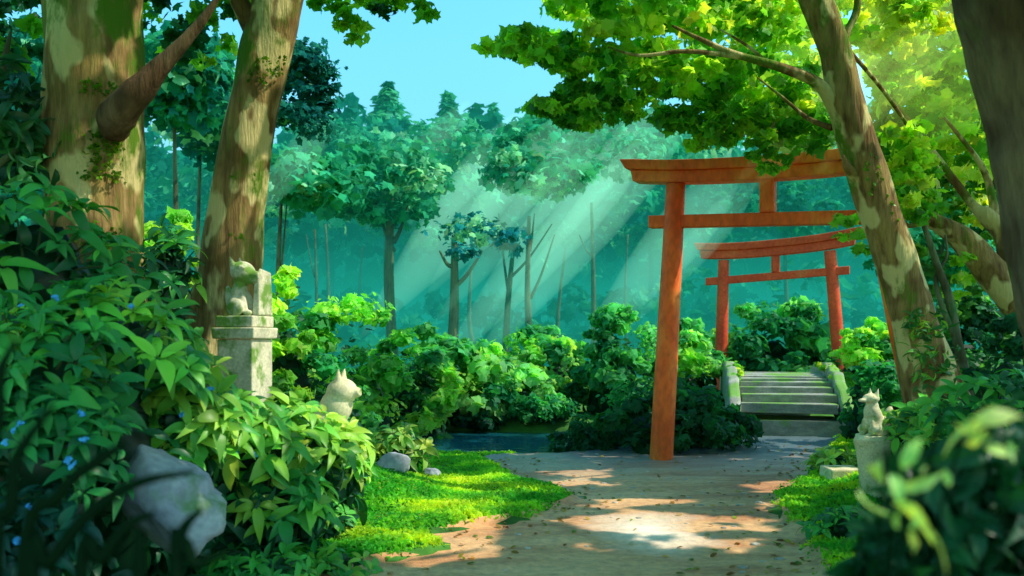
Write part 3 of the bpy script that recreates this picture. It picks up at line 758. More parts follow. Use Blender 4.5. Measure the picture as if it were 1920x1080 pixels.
# ------------------------------------------------------------------ bushes
def bush(label, px, py0, py1, Y, wpx, cols, n=16, size=.14, per=40, dark=(.01, .075, .035), dep=.8, tint=None, name='bush', group='bushes around the pond'):
    """dome of leaf clumps: centre px, photo rows of its top and base, width in pixels"""
    size *= .78; per = int(per * 1.5)
    s = Y / F
    c = P(px, py1, Y); rx, rz = wpx / 2 * s, (py1 - py0) * s
    b = Vector((c.x, c.y, min(c.z, max(H(c.x, c.y), c.z - .4)) if c.z > H(c.x, c.y) else H(c.x, c.y)))
    t = thing(name, label, 'bush', (b.x, b.y, b.z), group)
    mb = MB()
    gz = H(c.x, c.y)
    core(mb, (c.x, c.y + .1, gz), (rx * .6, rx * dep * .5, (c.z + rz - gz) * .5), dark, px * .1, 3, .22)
    clump(mb, (c.x, c.y, gz + .1), (rx * .86, rx * dep * .8, (c.z + rz - gz) * .82), 420, size * 1.3, np.array(dark) * 1.8, SIMPLE, up=.4, out=.8, shell=.75)  # near-black inner leaves paint shade between the clumps
    zt = c.z + rz - gz
    for k in range(int(n * 1.3)):
        a = random.random() * 6.283; e = math.asin(random.random() ** .8 * .99)
        if math.sin(a) > .55: a = -a
        lr = rx * random.uniform(.14, .36)
        q = random.uniform(.72, 1.02)
        cc = (c.x + rx * q * math.cos(a) * math.cos(e), c.y + rx * dep * q * math.sin(a) * math.cos(e), gz + zt * .90 * math.sin(e) + .03)
        cl = pick(cols) * (.75 + .65 * math.sin(e))  # colour brightened towards the dome top, painting light from above
        clump(mb, cc, (lr, lr, lr * .66), per, size * random.uniform(.75, 1.1), cl, SIMPLE + LOBED[:4] if k % 3 else SIMPLE, up=.55, out=.8, shell=.45)
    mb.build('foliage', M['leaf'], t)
    return t
B1 = [(.10, .44, .07), (.22, .60, .08), (.04, .28, .07), (.30, .66, .10)]; B2 = [(.03, .26, .10), (.06, .36, .12), (.20, .56, .17)]; B3 = [(.015, .22, .08), (.03, .30, .10), (.09, .46, .15)]; BY = [(.30, .66, .07), (.40, .72, .08), (.16, .50, .07)]
bush('bright yellow green bush behind the fox statue on pedestal', 530, 470, 640, 11.5, 170, BY, 16, .15, 40)
bush('large rounded bush right of the tall pedestal', 660, 535, 740, 13.6, 300, B1, 34, .17, 44)
bush('sloping green bush between the largest bush and the pale pond bank bush', 775, 590, 800, 14.3, 200, B1 + B2, 26, .17, 40)
bush('low dark bush hugging the far bank just left of the gate bushes', 1015, 742, 822, 14.8, 150, B3, 16, .12, 40)
bush('dark green bush low behind the small tilted fox statue', 600, 650, 800, 11.6, 250, B3 + [B1[2]], 20, .13, 40)
bush('pale green bush on the pond bank, mid picture', 850, 625, 785, 15.4, 260, B1 + B2, 30, .19, 40)
bush('dim bush at the far edge of the pond, left part', 730, 690, 806, 15.2, 240, B3, 20, .17, 36)
bush('dim low bush overhanging the far pond edge, right part', 960, 690, 812, 15.4, 230, B3 + [B2[2]], 22, .17, 36)
bush('light green bush behind the pond left of the dark bush', 1010, 610, 760, 16.6, 220, B1 + B2, 24, .19, 40)
bush('tall dark green bush left of the front gate post', 1160, 556, 790, 15.6, 200, B3 + [B2[1]], 30, .17, 40)
bush('round bush with bright spots just behind the front gate post', 1275, 590, 770, 16.5, 190, B2 + [B1[1]], 24, .18, 40)
bush('dark low bush spreading at the foot of the front gate', 1240, 715, 842, 12.3, 330, [(.005, .09, .035), (.008, .12, .04), (.02, .2, .06)], 34, .12, 44)
bush('low dark bush trailing over the bank beside the pond', 1095, 785, 842, 12.0, 130, [(.006, .10, .04), (.01, .14, .05)], 12, .10, 40)
bush('broad bush seen through the second gate', 1450, 540, 760, 20.1, 250, B3 + B3 + [B2[2]], 32, .26, 40)
bush('bright bush right of the second gate', 1625, 585, 760, 15.5, 170, BY + B1, 22, .16, 40)
bush('teal shadowed bush behind the right stone fox', 1660, 680, 800, 12.5, 220, B3, 16, .13, 36)
bush('leafy bush at right behind the thin sapling', 1810, 540, 800, 11.5, 240, [(.03, .2, .08), (.08, .32, .06), (.015, .13, .07)], 30, .14, 40)
bush('dark leafy bush by the foot of the massive right trunk', 1900, 590, 800, 8.2, 180, [(.01, .10, .05), (.02, .15, .06)], 22, .10, 36)
bush('sunlit yellow green bush glowing between the two big left trunks', 315, 350, 640, 9.5, 150, BY, 26, .13, 40)
bush('small dark bush low on the far pond edge', 905, 765, 818, 14.75, 120, [(.006, .10, .06), (.01, .13, .07)], 10, .10, 34)

# ------------------------------------------------------------------ gates
def torii(label, bl, br, tl, tr, r, hk, drop, over_k, over_n, m, sori, zn, cut=0):
    """bl/br post feet, tl/tr post tops"""
    t = thing('torii_gate', label, 'gate', (bl + br) / 2)
    for a, b_ in ((bl, tl), (br, tr)):
        mb = MB()
        mid = (a + b_) / 2
        mb.tube([a - Vector((0, 0, .15)), a + Vector((0, 0, .06)), mid, b_], [r * 1.12, r * 1.10, r * 1.0, r * .9], 28, sub=6, wob=.03)
        mb.build('post', m, t, True)
    d = (tr - tl); L = Vector((d.x, d.y, 0)).length
    X = Vector((d.x, d.y, 0)).normalized(); slope = d.z / L
    Yv = Vector((-X.y, X.x, 0))
    mid = (tl + tr) / 2
    def beam(name, half, zc, hh, depth, curve, endslant=0, n=26, topw=None, cut=0):
        mb = MB(); vs, fs = [], []
        for i in range(n + 1):
            s = -1 + 2 * i / n
            x = s * half - (cut * (s + 1) / 2)
            zz = mid.z + slope * x + zc + curve * abs(s) ** 2.6
            for (dy, dz) in ((-depth, -hh), (depth, -hh), (depth * (topw or 1), hh), (-depth * (topw or 1), hh)):
                xx = x + (endslant * s if dz > 0 and abs(s) == 1 else 0)
                q = mid + X * xx + Yv * dy; vs.append((q.x, q.y, zz + dz))
            if i:
                b = (i - 1) * 4
                for j in range(4): fs.append((b + j, b + (j + 1) % 4, b + 4 + (j + 1) % 4, b + 4 + j))
        fs.append((0, 3, 2, 1)); b = n * 4; fs.append((b, b + 1, b + 2, b + 3))
        mb.add(vs, fs)
        o = mb.build(name, m, t)
        bv = o.modifiers.new('edge', 'BEVEL'); bv.width = .012; bv.segments = 2; bv.limit_method = 'ANGLE'
        return o
    half = L / 2
    beam('lower_lintel', half + over_k * .86, hk * .27, hk * .27, r * .92, sori * .8, .03, cut=cut)
    beam('top_lintel', half + over_k, hk * .77, hk * .23, r * 1.25, sori, .07, topw=1.12, cut=cut)
    beam('tie_beam', half + over_n, -drop, zn, r * .55, 0)
    mb = MB()
    a, b_ = mid - Vector((0, 0, drop - zn)), mid
    w = r * .62
    for xx in (0,):
        M4 = Matrix(((X.x, Yv.x, 0, mid.x), (X.y, Yv.y, 0, mid.y), (0, 0, 1, 0), (0, 0, 0, 1)))
        mb.box((-w, -r * .7, mid.z - drop + zn + .002), (w, r * .7, mid.z + .004), M=M4)
        mb.box((-w * .62, -r * .7 - .014, mid.z - drop + zn + .02), (w * .62, -r * .7, mid.z - .02), M=M4)
    mb.build('centre_strut', m, t)
    return t
bl = P(1240, 862, 10.8); br = P(1732, 880, 9.75); bl.z = H(bl.x, bl.y); br.z = H(br.x, br.y)
torii('large bright vermilion shrine gate standing on the path in front', bl, br, P(1267, 346, 10.8), P(1632, 330, 9.75), .135, .27, .47, .62, .34, M['vermilion'], .06, .078, cut=.60)
bl = P(1350, 752, 19.5); br = P(1580, 748, 18.6); bl.z = H(bl.x, bl.y) - .02; br.z = H(br.x, br.y) - .02
torii('smaller faded red shrine gate beyond the arched bridge', bl, br, P(1357, 488, 19.5), P(1556, 470, 18.6), .135, .34, .46, .58, .40, M['vermilion_old'], .10, .085)

# ------------------------------------------------------------------ arched bridge
b0 = P(1482, 818, 13.4); b0.z = H(b0.x, b0.y)
t = thing('arched_bridge', 'small arched grey green stone bridge with steps before the second gate', 'bridge', b0)
ang = math.atan2(1.05, 5.0)   # heads away from the viewer, slightly right
X = Vector((math.cos(ang), -math.sin(ang), 0)); D = Vector((math.sin(ang), math.cos(ang), 0))
Lb, hw = 4.6, .74
def prof(s): return (.27 + .66 * math.sin(math.pi * min(1, max(0, s / Lb))) ** .62)
def bp(x, s, z): return b0 + X * x + D * s + Vector((0, 0, z))
n = 15
for i in range(n):
    s0, s1 = Lb * i / n, Lb * (i + 1) / n
    z = max(prof(s0 + .0001), prof(s1)) if i < n // 2 else max(prof(s0), prof(s1 - .0001))
    mb = MB()
    e = random.uniform(-.03, .03); tl = [random.uniform(-.018, .018) for _ in range(4)]
    v = [bp(x, s, zz) + Vector((0, 0, tl[k % 4])) for k, (zz, x, s) in enumerate((zz, x, s) for zz in (z - .16, z + random.uniform(-.006, .006)) for (x, s) in ((-hw + e, s0 + .008), (hw + e, s0 + .008), (hw + e, s1 - .008), (-hw + e, s1 - .008)))]
    mb.add([tuple(q) for q in v], [(0, 3, 2, 1), (4, 5, 6, 7), (0, 1, 5, 4), (1, 2, 6, 5), (2, 3, 7, 6), (3, 0, 4, 7)])
    o = mb.build('step', M['bridge'], t)
    bv = o.modifiers.new('edge', 'BEVEL'); bv.width = .014; bv.segments = 2
for a in (0, Lb - .9):
    mb = MB()
    mb.add([tuple(bp(x, s, z)) for z in (-.35, .26) for (x, s) in ((-hw - .03, a - .04), (hw + .03, a - .04), (hw + .03, a + .95), (-hw - .03, a + .95))], [(0, 3, 2, 1), (4, 5, 6, 7), (0, 1, 5, 4), (1, 2, 6, 5), (2, 3, 7, 6), (3, 0, 4, 7)])
    mb.build('abutment', M['bridge'], t)
for sgn in (-1, 1):
    mb = MB(); vs, fs = [], []
    nn = 22
    for i in range(nn + 1):
        s = -.12 + (Lb + .24) * i / nn
        z = prof(max(.0, min(Lb, s)))
        lo, hi = (z - .42 if .12 < i / nn < .88 else -.25), z + .20 + .06 * vn(i * .7, sgn, 1, 1)
        for (xx, zz) in ((hw + .012, lo), (hw + .22, lo), (hw + .20, hi), (hw + .012, hi)):
            vs.append(tuple(bp(sgn * xx + .03 * vn(i * 1.1, zz * 3, 1, sgn * 5), s, zz + (.03 * vn(i * 1.7, xx * 9, 1, 4) if zz == hi else 0))))
        if i:
            b = (i - 1) * 4
            for j in range(4): fs.append((b + j, b + (j + 1) % 4, b + 4 + (j + 1) % 4, b + 4 + j))
    fs.append((0, 3, 2, 1)); b = nn * 4; fs.append((b, b + 1, b + 2, b + 3))
    mb.add(vs, fs)
    o = mb.build('parapet', M['bridge'], t); bv = o.modifiers.new('edge', 'BEVEL'); bv.width = .05; bv.segments = 3
mb = MB()
for k in range(40):
    s = random.uniform(.9, 2.6); sx = random.choice([-1, 1, 1]) 
    clump(mb, bp(sx * random.uniform(hw - .05, hw + .15), s, prof(s) + .15), .06, 7, .06, pick([G_LITE, G_MID, G_YEL]), up=.5)
tag(mb.build('creeper', M['leaf'], t), kind='stuff')

# ------------------------------------------------------------------ statues
def sculpt(name, lumps, base, rot, m, parent=None, loc=None, vox=.012, smooth=8, tilt=0, fat=(1, 1, 1)):
    """carve one continuous stone body from overlapping lumps: (centre, radii, rotation, kind)"""
    bm = bmesh.new()
    for (c, r, e, k) in lumps:
        Mx = Matrix.Translation(c) @ (Matrix.Rotation(rad(e[2]), 4, 'Z') @ Matrix.Rotation(rad(e[1]), 4, 'Y') @ Matrix.Rotation(rad(e[0]), 4, 'X')) @ Matrix.Diagonal((r[0], r[1], r[2], 1))
        if k == 's': bmesh.ops.create_icosphere(bm, subdivisions=3, radius=1, matrix=Mx)
        elif k == 'c': bmesh.ops.create_cone(bm, cap_ends=True, segments=16, radius1=1, radius2=.12, depth=2, matrix=Mx)
        elif k == 'k': bmesh.ops.create_cone(bm, cap_ends=True, segments=16, radius1=1, radius2=.6, depth=2, matrix=Mx)
        else: bmesh.ops.create_cube(bm, size=2, matrix=Mx)
    me = bpy.data.meshes.new(name + '_lumps'); bm.to_mesh(me); bm.free()
    o = bpy.data.objects.new(name + '_lumps', me); col.objects.link(o)
    md = o.modifiers.new('r', 'REMESH'); md.mode = 'VOXEL'; md.voxel_size = vox
    ms = o.modifiers.new('s', 'SMOOTH'); ms.iterations = smooth; ms.factor = .5
    dg = bpy.context.evaluated_depsgraph_get()
    me2 = bpy.data.meshes.new_from_object(o.evaluated_get(dg)); me2.name = name
    bpy.data.objects.remove(o); bpy.data.meshes.remove(me)
    me2.transform(Matrix.Translation(base) @ Matrix.Rotation(rot, 4, 'Z') @ Matrix.Rotation(tilt, 4, 'Y') @ Matrix.Diagonal((*fat, 1)))
    return obj(name, me2, m, parent, True, loc)

# local axes of a statue: x = the way it faces, z up
def fox_lumps(h, headz=.78, snout=1.0):
    q = h
    return [((-.06 * q, 0, .22 * q), (.22 * q, .19 * q, .24 * q), (0, 0, 0), 's'),          # haunches
            ((.03 * q, 0, .42 * q), (.15 * q, .14 * q, .30 * q), (0, 14, 0), 's'),           # chest
            ((.05 * q, 0, .62 * q), (.105 * q, .10 * q, .18 * q), (0, 8, 0), 's'),           # neck
            ((.08 * q, 0, headz * q), (.145 * q, .125 * q, .115 * q), (0, 0, 0), 's'),       # head
            ((.24 * q, 0, (headz - .035) * q), (.062 * q, .062 * q, .10 * q), (0, 90, 0), 'k'),  # muzzle
            ((.02 * q, .075 * q, (headz + .15) * q), (.045 * q, .05 * q, .10 * q), (-8, -8, 0), 'c'),
            ((.02 * q, -.075 * q, (headz + .15) * q), (.045 * q, .05 * q, .10 * q), (8, -8, 0), 'c'),
            ((.15 * q, .075 * q, .20 * q), (.05 * q, .05 * q, .21 * q), (0, -4, 0), 's'),    # forelegs
            ((.15 * q, -.075 * q, .20 * q), (.05 * q, .05 * q, .21 * q), (0, -4, 0), 's'),
            ((.20 * q, .075 * q, .03 * q), (.075 * q, .05 * q, .035 * q), (0, 0, 0), 's'),
            ((.20 * q, -.075 * q, .03 * q), (.075 * q, .05 * q, .035 * q), (0, 0, 0), 's'),
            ((.02 * q, .17 * q, .12 * q), (.17 * q, .07 * q, .13 * q), (0, 0, 0), 's'),      # thighs
            ((.02 * q, -.17 * q, .12 * q), (.17 * q, .07 * q, .13 * q), (0, 0, 0), 's'),
            ((-.27 * q, 0, .34 * q), (.09 * q, .08 * q, .30 * q), (0, -16, 0), 's')]         # raised tail

# tall pedestal on the left
Yp = 6.5; s = Yp / F
b0 = P(452, 700, Yp); gz = H(b0.x, b0.y)
PR = rad(-14)
def ped(name, parts, base, m, parent):
    Mz = Matrix.Translation(base) @ Matrix.Rotation(PR, 4, 'Z')
    mb = MB()
    for (w, z0, z1, tp) in parts: mb.box((-w, -w, z0), (w, w, z1), M=Mz, taper=tp)
    o = mb.build(name, m, parent)
    bv = o.modifiers.new('edge', 'BEVEL'); bv.width = .012; bv.segments = 3
    return o
bz = Vector((b0.x, b0.y + .1, gz))
zt = P(0, 592, Yp).z - gz
t = thing('stone_pedestal', 'tall square mossy stone pedestal before the left leaning trunk', 'pedestal', bz)
ped('footing', [(.195, -.1, .26, .97)], bz, M['stone'], t)
ped('shaft', [(.150, .26, zt - .178, 1.0)], bz, M['stone'], t)
ped('cap', [(.176, zt - .176, zt - .09, 1.04), (.158, zt - .088, zt, 1.0)], bz, M['stone'], t)
top = bz + Vector((0, 0, zt + .003))
t = thing('fox_statue', 'weathered stone fox sitting before an upright slab on tall pedestal', 'statue', top)
q = .42
sculpt('fox_body', [
    ((-.06, 0, .085), (.10, .095, .10), (0, 0, 0), 's'), ((-.05, 0, .17), (.07, .075, .10), (0, 10, 0), 's'),
    ((-.03, 0, .25), (.055, .06, .07), (0, 0, 0), 's'),
    ((-.01, 0, .335), (.115, .10, .085), (0, 12, 0), 's'), ((.10, 0, .305), (.055, .056, .07), (0, 96, 0), 'k'), ((.10, 0, .272), (.04, .045, .06), (0, 96, 0), 'k'),
    ((-.085, .06, .415), (.034, .028, .05), (-10, -20, 0), 'c'), ((-.085, -.06, .415), (.034, .028, .05), (10, -20, 0), 'c'),
    ((.04, -.085, .365), (.035, .02, .02), (0, 12, 20), 's'),
    ((.03, .045, .09), (.033, .03, .10), (0, -14, 0), 's'), ((.03, -.045, .09), (.033, .03, .10), (0, -14, 0), 's'),
    ((.075, .045, .02), (.045, .03, .024), (0, 0, 0), 's'), ((.075, -.045, .02), (.045, .03, .024), (0, 0, 0), 's'),
    ((-.02, -.095, .06), (.085, .04, .07), (0, 0, 0), 's'), ((-.02, .095, .06), (.085, .04, .07), (0, 0, 0), 's'),
    ((-.15, 0, .12), (.035, .04, .12), (0, -12, 0), 's')], top - Vector((.0, .03, 0)), rad(-20), M['stone'], t, vox=.008, smooth=5, fat=(.88, .88, 1))
mb = MB(); Mz = Matrix.Translation(top) @ Matrix.Rotation(PR, 4, 'Z')
vs = [(.095, -.06, 0), (.156, -.06, 0), (.156, .15, 0), (.095, .15, 0), (.106, -.05, .315), (.152, -.05, .365), (.152, .13, .34), (.106, .13, .31)]
mb.add([tuple(Mz @ Vector(x)) for x in vs], [(0, 3, 2, 1), (4, 5, 6, 7), (0, 1, 5, 4), (1, 2, 6, 5), (2, 3, 7, 6), (3, 0, 4, 7)])
o = mb.build('back_slab', M['stone'], t); bv = o.modifiers.new('edge', 'BEVEL'); bv.width = .012; bv.segments = 2

# small tilted fox among the leaves
b0 = P(598, 790, 6.7); b0.z = H(b0.x, b0.y)
t = thing('fox_statue', 'small tilted stone fox looking up among the shrubs beside pedestal', 'statue', b0)
zf = P(0, 676, 6.7).z - .86
core_b = MB(); core_b.box((b0.x - .22, b0.y - .2, b0.z - .05), (b0.x + .22, b0.y + .2, zf + .01), taper=.9)
core_b.build('base', M['stone'], t)
q = .86
sculpt('fox_body', [((-.10 * q, 0, .18 * q), (.24 * q, .19 * q, .24 * q), (0, 0, 0), 's'), ((-.02 * q, 0, .40 * q), (.19 * q, .17 * q, .28 * q), (0, 12, 0), 's'),
    ((.04 * q, 0, .62 * q), (.15 * q, .14 * q, .20 * q), (0, 10, 0), 's'), ((.07 * q, 0, .78 * q), (.145 * q, .13 * q, .13 * q), (0, -20, 0), 's'),
    ((.18 * q, 0, .80 * q), (.07 * q, .07 * q, .07 * q), (0, 75, 0), 'k'),
    ((.03 * q, .06 * q, .93 * q), (.045 * q, .05 * q, .075 * q), (-10, -6, 0), 'c'), ((.03 * q, -.06 * q, .93 * q), (.045 * q, .05 * q, .075 * q), (10, -6, 0), 'c'),
    ((.15 * q, .08 * q, .22 * q), (.06 * q, .05 * q, .22 * q), (0, -4, 0), 's'), ((.15 * q, -.08 * q, .22 * q), (.06 * q, .05 * q, .22 * q), (0, -4, 0), 's'),
    ((-.02 * q, -.16 * q, .16 * q), (.17 * q, .07 * q, .15 * q), (0, 0, 0), 's')], Vector((b0.x, b0.y, zf)), rad(-12), M['stone_pale'], t, vox=.012, smooth=4, tilt=rad(12), fat=(1, 1, .96))

# right fox on a tapered pedestal
b0 = P(1640, 905, 7.5); b0.z = H(b0.x, b0.y)
t = thing('stone_pedestal', 'low tapered rough stone pedestal under the right fox', 'pedestal', b0)
zt = P(0, 815, 7.5).z - b0.z
mb = MB()
mb.tube([b0 - Vector((0, 0, .1)), b0 + Vector((0, 0, zt * .5)), b0 + Vector((0, 0, zt * .78)), b0 + Vector((0, 0, zt * .93)), b0 + Vector((0, 0, zt))], [.11, .135, .165, .175, .15], 20, sub=5, wob=.12)
mb.build('column', M['stone_pale'], t, True)
top = b0 + Vector((0, 0, zt - .004))
t = thing('fox_statue', 'pale sunlit stone fox facing left on low pedestal by the path', 'statue', top)
sculpt('fox_body', fox_lumps((P(0, 732, 7.5).z - top.z) * 1.08, .80), top, rad(200), M['stone_pale'], t, vox=.009, smooth=5, fat=(1.2, 1.35, .95))

# ------------------------------------------------------------------ rocks
def rock(label, c, r, seed, name='boulder', cuts=6, m='rock', extra=None, group=None, amp=.22):
    bm = bmesh.new(); bmesh.ops.create_icosphere(bm, subdivisions=4, radius=1)
    rr = random.Random(seed)
    pl = [(Vector((rr.gauss(0, 1), rr.gauss(0, 1), rr.gauss(0, .8))).normalized(), rr.uniform(.62, .85)) for _ in range(cuts)]
    for q in bm.verts:
        p_ = q.co.copy()
        for n_, d_ in pl:
            k = p_.dot(n_)
            if k > d_: p_ -= n_ * (k - d_) * .92
        p_ *= 1 + amp * noise.noise(p_ * 1.3 + Vector((seed, 0, 0))) + .07 * noise.noise(p_ * 4 + Vector((seed, 0, 0))) + .025 * noise.noise(p_ * 11)
        q.co = Vector((p_.x * r[0], p_.y * r[1], p_.z * r[2])) + Vector(c)
        if extra: q.co = extra(q.co)
    me = bpy.data.meshes.new(name); bm.to_mesh(me); bm.free()
    o = obj(name, me, M[m], None, True, loc=(c[0], c[1], H(c[0], c[1])))
    return tag(o, label, 'rock', group)
c = P(326, 938, 4.4)
def two(p):
    # upper dome leans left, lower shelf spreads right
    d = p.z - c.z
    p.x += .10 * max(0, -d) / .3 - .05 * max(0, d) / .3
    if d > .02: p.x = c.x + (p.x - c.x) * .82 - .02
    return p
rock('big blue grey boulder in the shadow at bottom left', (c.x, c.y, c.z - .01), (.27, .26, .32), 8, extra=two, cuts=5, amp=.10)
c = P(733, 864, 8.6); rock('small smooth grey rock at the edge of sunlit grass', (c.x, c.y, H(c.x, c.y) + .08), (.20, .15, .13), 9, 'rock', 4)
c = P(808, 862, 9.0); rock('smallest brown stone right of the smooth grey rock', (c.x, c.y, H(c.x, c.y) + .03), (.10, .09, .06), 12, 'rock', 4)
c = P(1575, 884, 8.9); z = H(c.x, c.y)
mb = MB(); mb.box((c.x - .16, c.y - .16, z - .05), (c.x + .2, c.y + .18, z + .10), M=None, taper=.96)
o = mb.build('stone_slab', M['stone_pale'], loc=(c.x, c.y, z)); tag(o, 'flat cut stone slab lying left of the right fox pedestal', 'stone slab'); bv = o.modifiers.new('edge', 'BEVEL'); bv.width = .02; bv.segments = 2
mb = MB()
for k in range(80):
    y = random.uniform(5, 12.5); l, r_ = lerp(EL, y), lerp(ER, y); x = random.uniform(l, r_)
    s = random.uniform(.008, .026)
    core(mb, (x, y, H(x, y) + .012), (s * 1.5, s * 1.2, s * .5), np.array((.5, .44, .38)) * random.uniform(.7, 1.2), k, 2)
def attr_mat(name, rough=.8):
    m, nt, out = mat(name); a = N_(nt, 'ShaderNodeAttribute', attribute_name='Col')
    nz = N_(nt, 'ShaderNodeTexNoise', Scale=30.0, Detail=3.0); tc = N_(nt, 'ShaderNodeTexCoord'); nt.links.new(tc.outputs['Object'], nz.inputs['Vector'])
    c = mix(nt, a.outputs['Color'], ramp(nt, [(.3, (.7, .7, .7)), (.7, (1.2, 1.2, 1.2))], nz.outputs['Fac']).outputs[0], 1.0, 'MULTIPLY')
    p = N_(nt, 'ShaderNodeBsdfPrincipled', Roughness=rough); nt.links.new(c, p.inputs['Base Color']); nt.links.new(p.outputs[0], out.inputs['Surface']); return m
M['pebble'] = attr_mat('pebble')
tag(mb.build('pebbles', M['pebble'], smooth=True), 'small scattered pebbles on the earth path', 'pebbles', kind='stuff')

# ------------------------------------------------------------------ leafy shrubs in front
def whorl_shrub(label, px, py, Y, rx, rz, n, L, cols, base=None, per=6, tmpl=OVALS, flowers=0, dep=.8, inner=(.006, .05, .02), group='leafy shrubs on the left bank', face=.8, corek=.62):
    """dome of leaf whorls; (px, py) = middle of the dome's top"""
    c = P(px, py, Y); gz = H(c.x, c.y)
    b = Vector((c.x, c.y, gz))
    t = thing('leafy_shrub', label, 'shrub', b, group)
    zc = max(c.z - rz, gz)
    mb, st = MB(), MB()
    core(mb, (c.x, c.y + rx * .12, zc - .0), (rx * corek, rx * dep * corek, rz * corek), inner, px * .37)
    clump(mb, (c.x, c.y, zc), (rx * .85, rx * dep * .85, rz * .85), 90, L * 1.1, np.array(inner) * 2.2, OVALS, up=.4, out=.8, shell=.8)  # inner leaves coloured dark to paint shade in the gaps
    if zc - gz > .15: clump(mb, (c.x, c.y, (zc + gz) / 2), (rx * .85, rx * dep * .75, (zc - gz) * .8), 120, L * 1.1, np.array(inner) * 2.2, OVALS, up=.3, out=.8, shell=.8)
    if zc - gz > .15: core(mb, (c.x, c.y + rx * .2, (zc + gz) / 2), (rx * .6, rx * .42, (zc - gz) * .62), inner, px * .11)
    n = int(n * 1.0); L = L * 1.08
    for k in range(n):
        a = random.uniform(-math.pi * 1.15, math.pi * .15); e = math.asin(random.uniform(-.25, .98))
        d = Vector((math.cos(a) * math.cos(e), math.sin(a) * math.cos(e), math.sin(e)))
        q = random.uniform(.78, 1.08)
        w = Vector((c.x + d.x * rx * q, c.y + d.y * rx * dep * q, zc + d.z * rz * q))
        if w.z < H(w.x, w.y) + .02: continue
        ax = (d * .7 + Vector((0, -face * .5, .75)) + Vector((random.gauss(0, .25), random.gauss(0, .25), 0))).normalized()
        u = ax.orthogonal().normalized(); v_ = ax.cross(u)
        m = per + random.choice([-1, 0, 0, 1]); ph = random.random() * 6.28
        cl = pick(cols) * random.uniform(.8, 1.2)
        C, Nn, T = [], [], []
        for j in range(m):
            an = ph + 2 * math.pi * j / m + random.gauss(0, .18)
            o_ = u * math.cos(an) + v_ * math.sin(an)
            el = random.uniform(.0, .45)
            tt = (o_ * math.cos(el) + ax * math.sin(el)).normalized()
            nn = (ax * math.cos(el) - o_ * math.sin(el)) + Vector((random.gauss(0, .15),) * 3)
            C.append(w + tt * .012); Nn.append(nn); T.append(tt)
        scatter(mb, np.array([list(x) for x in C]), np.array([list(x) for x in Nn]), L * R.uniform(.45, 1.25, m), jit(cl, m, .14), tmpl, np.array([list(x) for x in T]))
        if k % 2 == 0:
            m0 = Vector((c.x + d.x * rx * .3, c.y + d.y * rx * .25, zc))
            st.tube([m0, (m0 + w) / 2 + Vector((0, 0, .03)), w], [.010, .007, .004], 5, sub=3, c=(.05, .10, .03))
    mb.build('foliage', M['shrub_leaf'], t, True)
    st.build('stems', M['pebble'], t)
    if flowers:
        for k in range(flowers):
            a = random.uniform(-2.6, -.5); e = random.uniform(.0, .9)
            w = np.array((c.x + math.cos(a) * math.cos(e) * rx * 1.10, c.y + math.sin(a) * math.cos(e) * rx * dep * 1.12, zc + math.sin(e) * rz * 1.08))
            fl = MB(); core(fl, w, .008, (.05, .4, .85), k, 1)
            for j in range(6):
                scatter(fl, [w + R.normal(size=3) * .006], [(random.gauss(0, .4), -.8, .7)], .030, (.05, .4, .85), SIMPLE)
            fl.build('flower', M['stamen'], t)
    return t
S_D = [(.015, .17, .05), (.03, .25, .06), (.05, .34, .07)]; S_M = [(.06, .40, .06), (.12, .50, .07), (.03, .26, .055)]; S_L = [(.20, .58, .06), (.30, .64, .07), (.09, .42, .06)]; S_Y = [(.46, .68, .08), (.32, .60, .06), (.18, .48, .055)]
whorl_shrub('mid green broad leaved shrub at the left edge below the sapling', 55, 350, 5.0, .46, .55, 44, .155, S_M)
whorl_shrub('dark leaved shrub against the foot of the thick left trunk', 190, 440, 5.7, .40, .5, 30, .14, S_D + [S_D[0]])
whorl_shrub('sprig of pale leaves right of the thick left trunk foot', 315, 425, 6.6, .22, .42, 18, .13, S_L + S_D)
whorl_shrub('green shrub of pointed leaves in the middle of the left bank', 190, 535, 4.7, .50, .45, 52, .145, S_M + S_L, flowers=4)
whorl_shrub('shadowy shrub at the left edge with star shaped leaves', 50, 560, 4.2, .42, .5, 44, .135, S_D + S_M)
whorl_shrub('lit shrub just left of the leaning trunk foot', 290, 585, 5.5, .32, .38, 36, .14, S_L + S_M)
whorl_shrub('bright shrub with blue flowers left of the tall pedestal', 325, 665, 5.0, .34, .34, 46, .135, S_L + S_Y, flowers=7)
whorl_shrub('dark shrub with scattered blue flowers at lower left', 85, 730, 4.0, .36, .36, 48, .12, S_D, flowers=8)
whorl_shrub('sunny yellow green shrub at the foot of the tall pedestal', 430, 745, 5.5, .38, .34, 46, .15, S_L + S_Y, flowers=5)
whorl_shrub('shrub with long yellow leaves in front of the small fox', 545, 765, 5.9, .40, .30, 46, .165, S_Y + S_L, tmpl=POINTY + OVALS)
whorl_shrub('arching yellow leaved plant at the grass edge', 595, 815, 6.3, .30, .26, 36, .18, S_Y + S_L, tmpl=POINTY)
whorl_shrub('green shrub above the big boulder', 300, 750, 5.1, .42, .30, 44, .13, S_M + S_L)
whorl_shrub('dense shrub right of the big boulder', 490, 850, 5.6, .38, .34, 46, .14, S_M + S_L + S_D)
whorl_shrub('dark low plant at the left side of the boulder', 40, 920, 3.7, .26, .22, 30, .11, [(.01, .08, .06), (.015, .11, .07)], flowers=6)
whorl_shrub('yellow flowering low plant behind the smooth grey rock', 735, 800, 9.2, .36, .26, 34, .13, [(.42, .50, .05), (.30, .5, .06), (.15, .4, .05)], corek=.55)
whorl_shrub('yellow leaved plant right of the small tilted fox', 628, 800, 6.5, .22, .26, 22, .16, S_Y + S_L, tmpl=POINTY + OVALS)
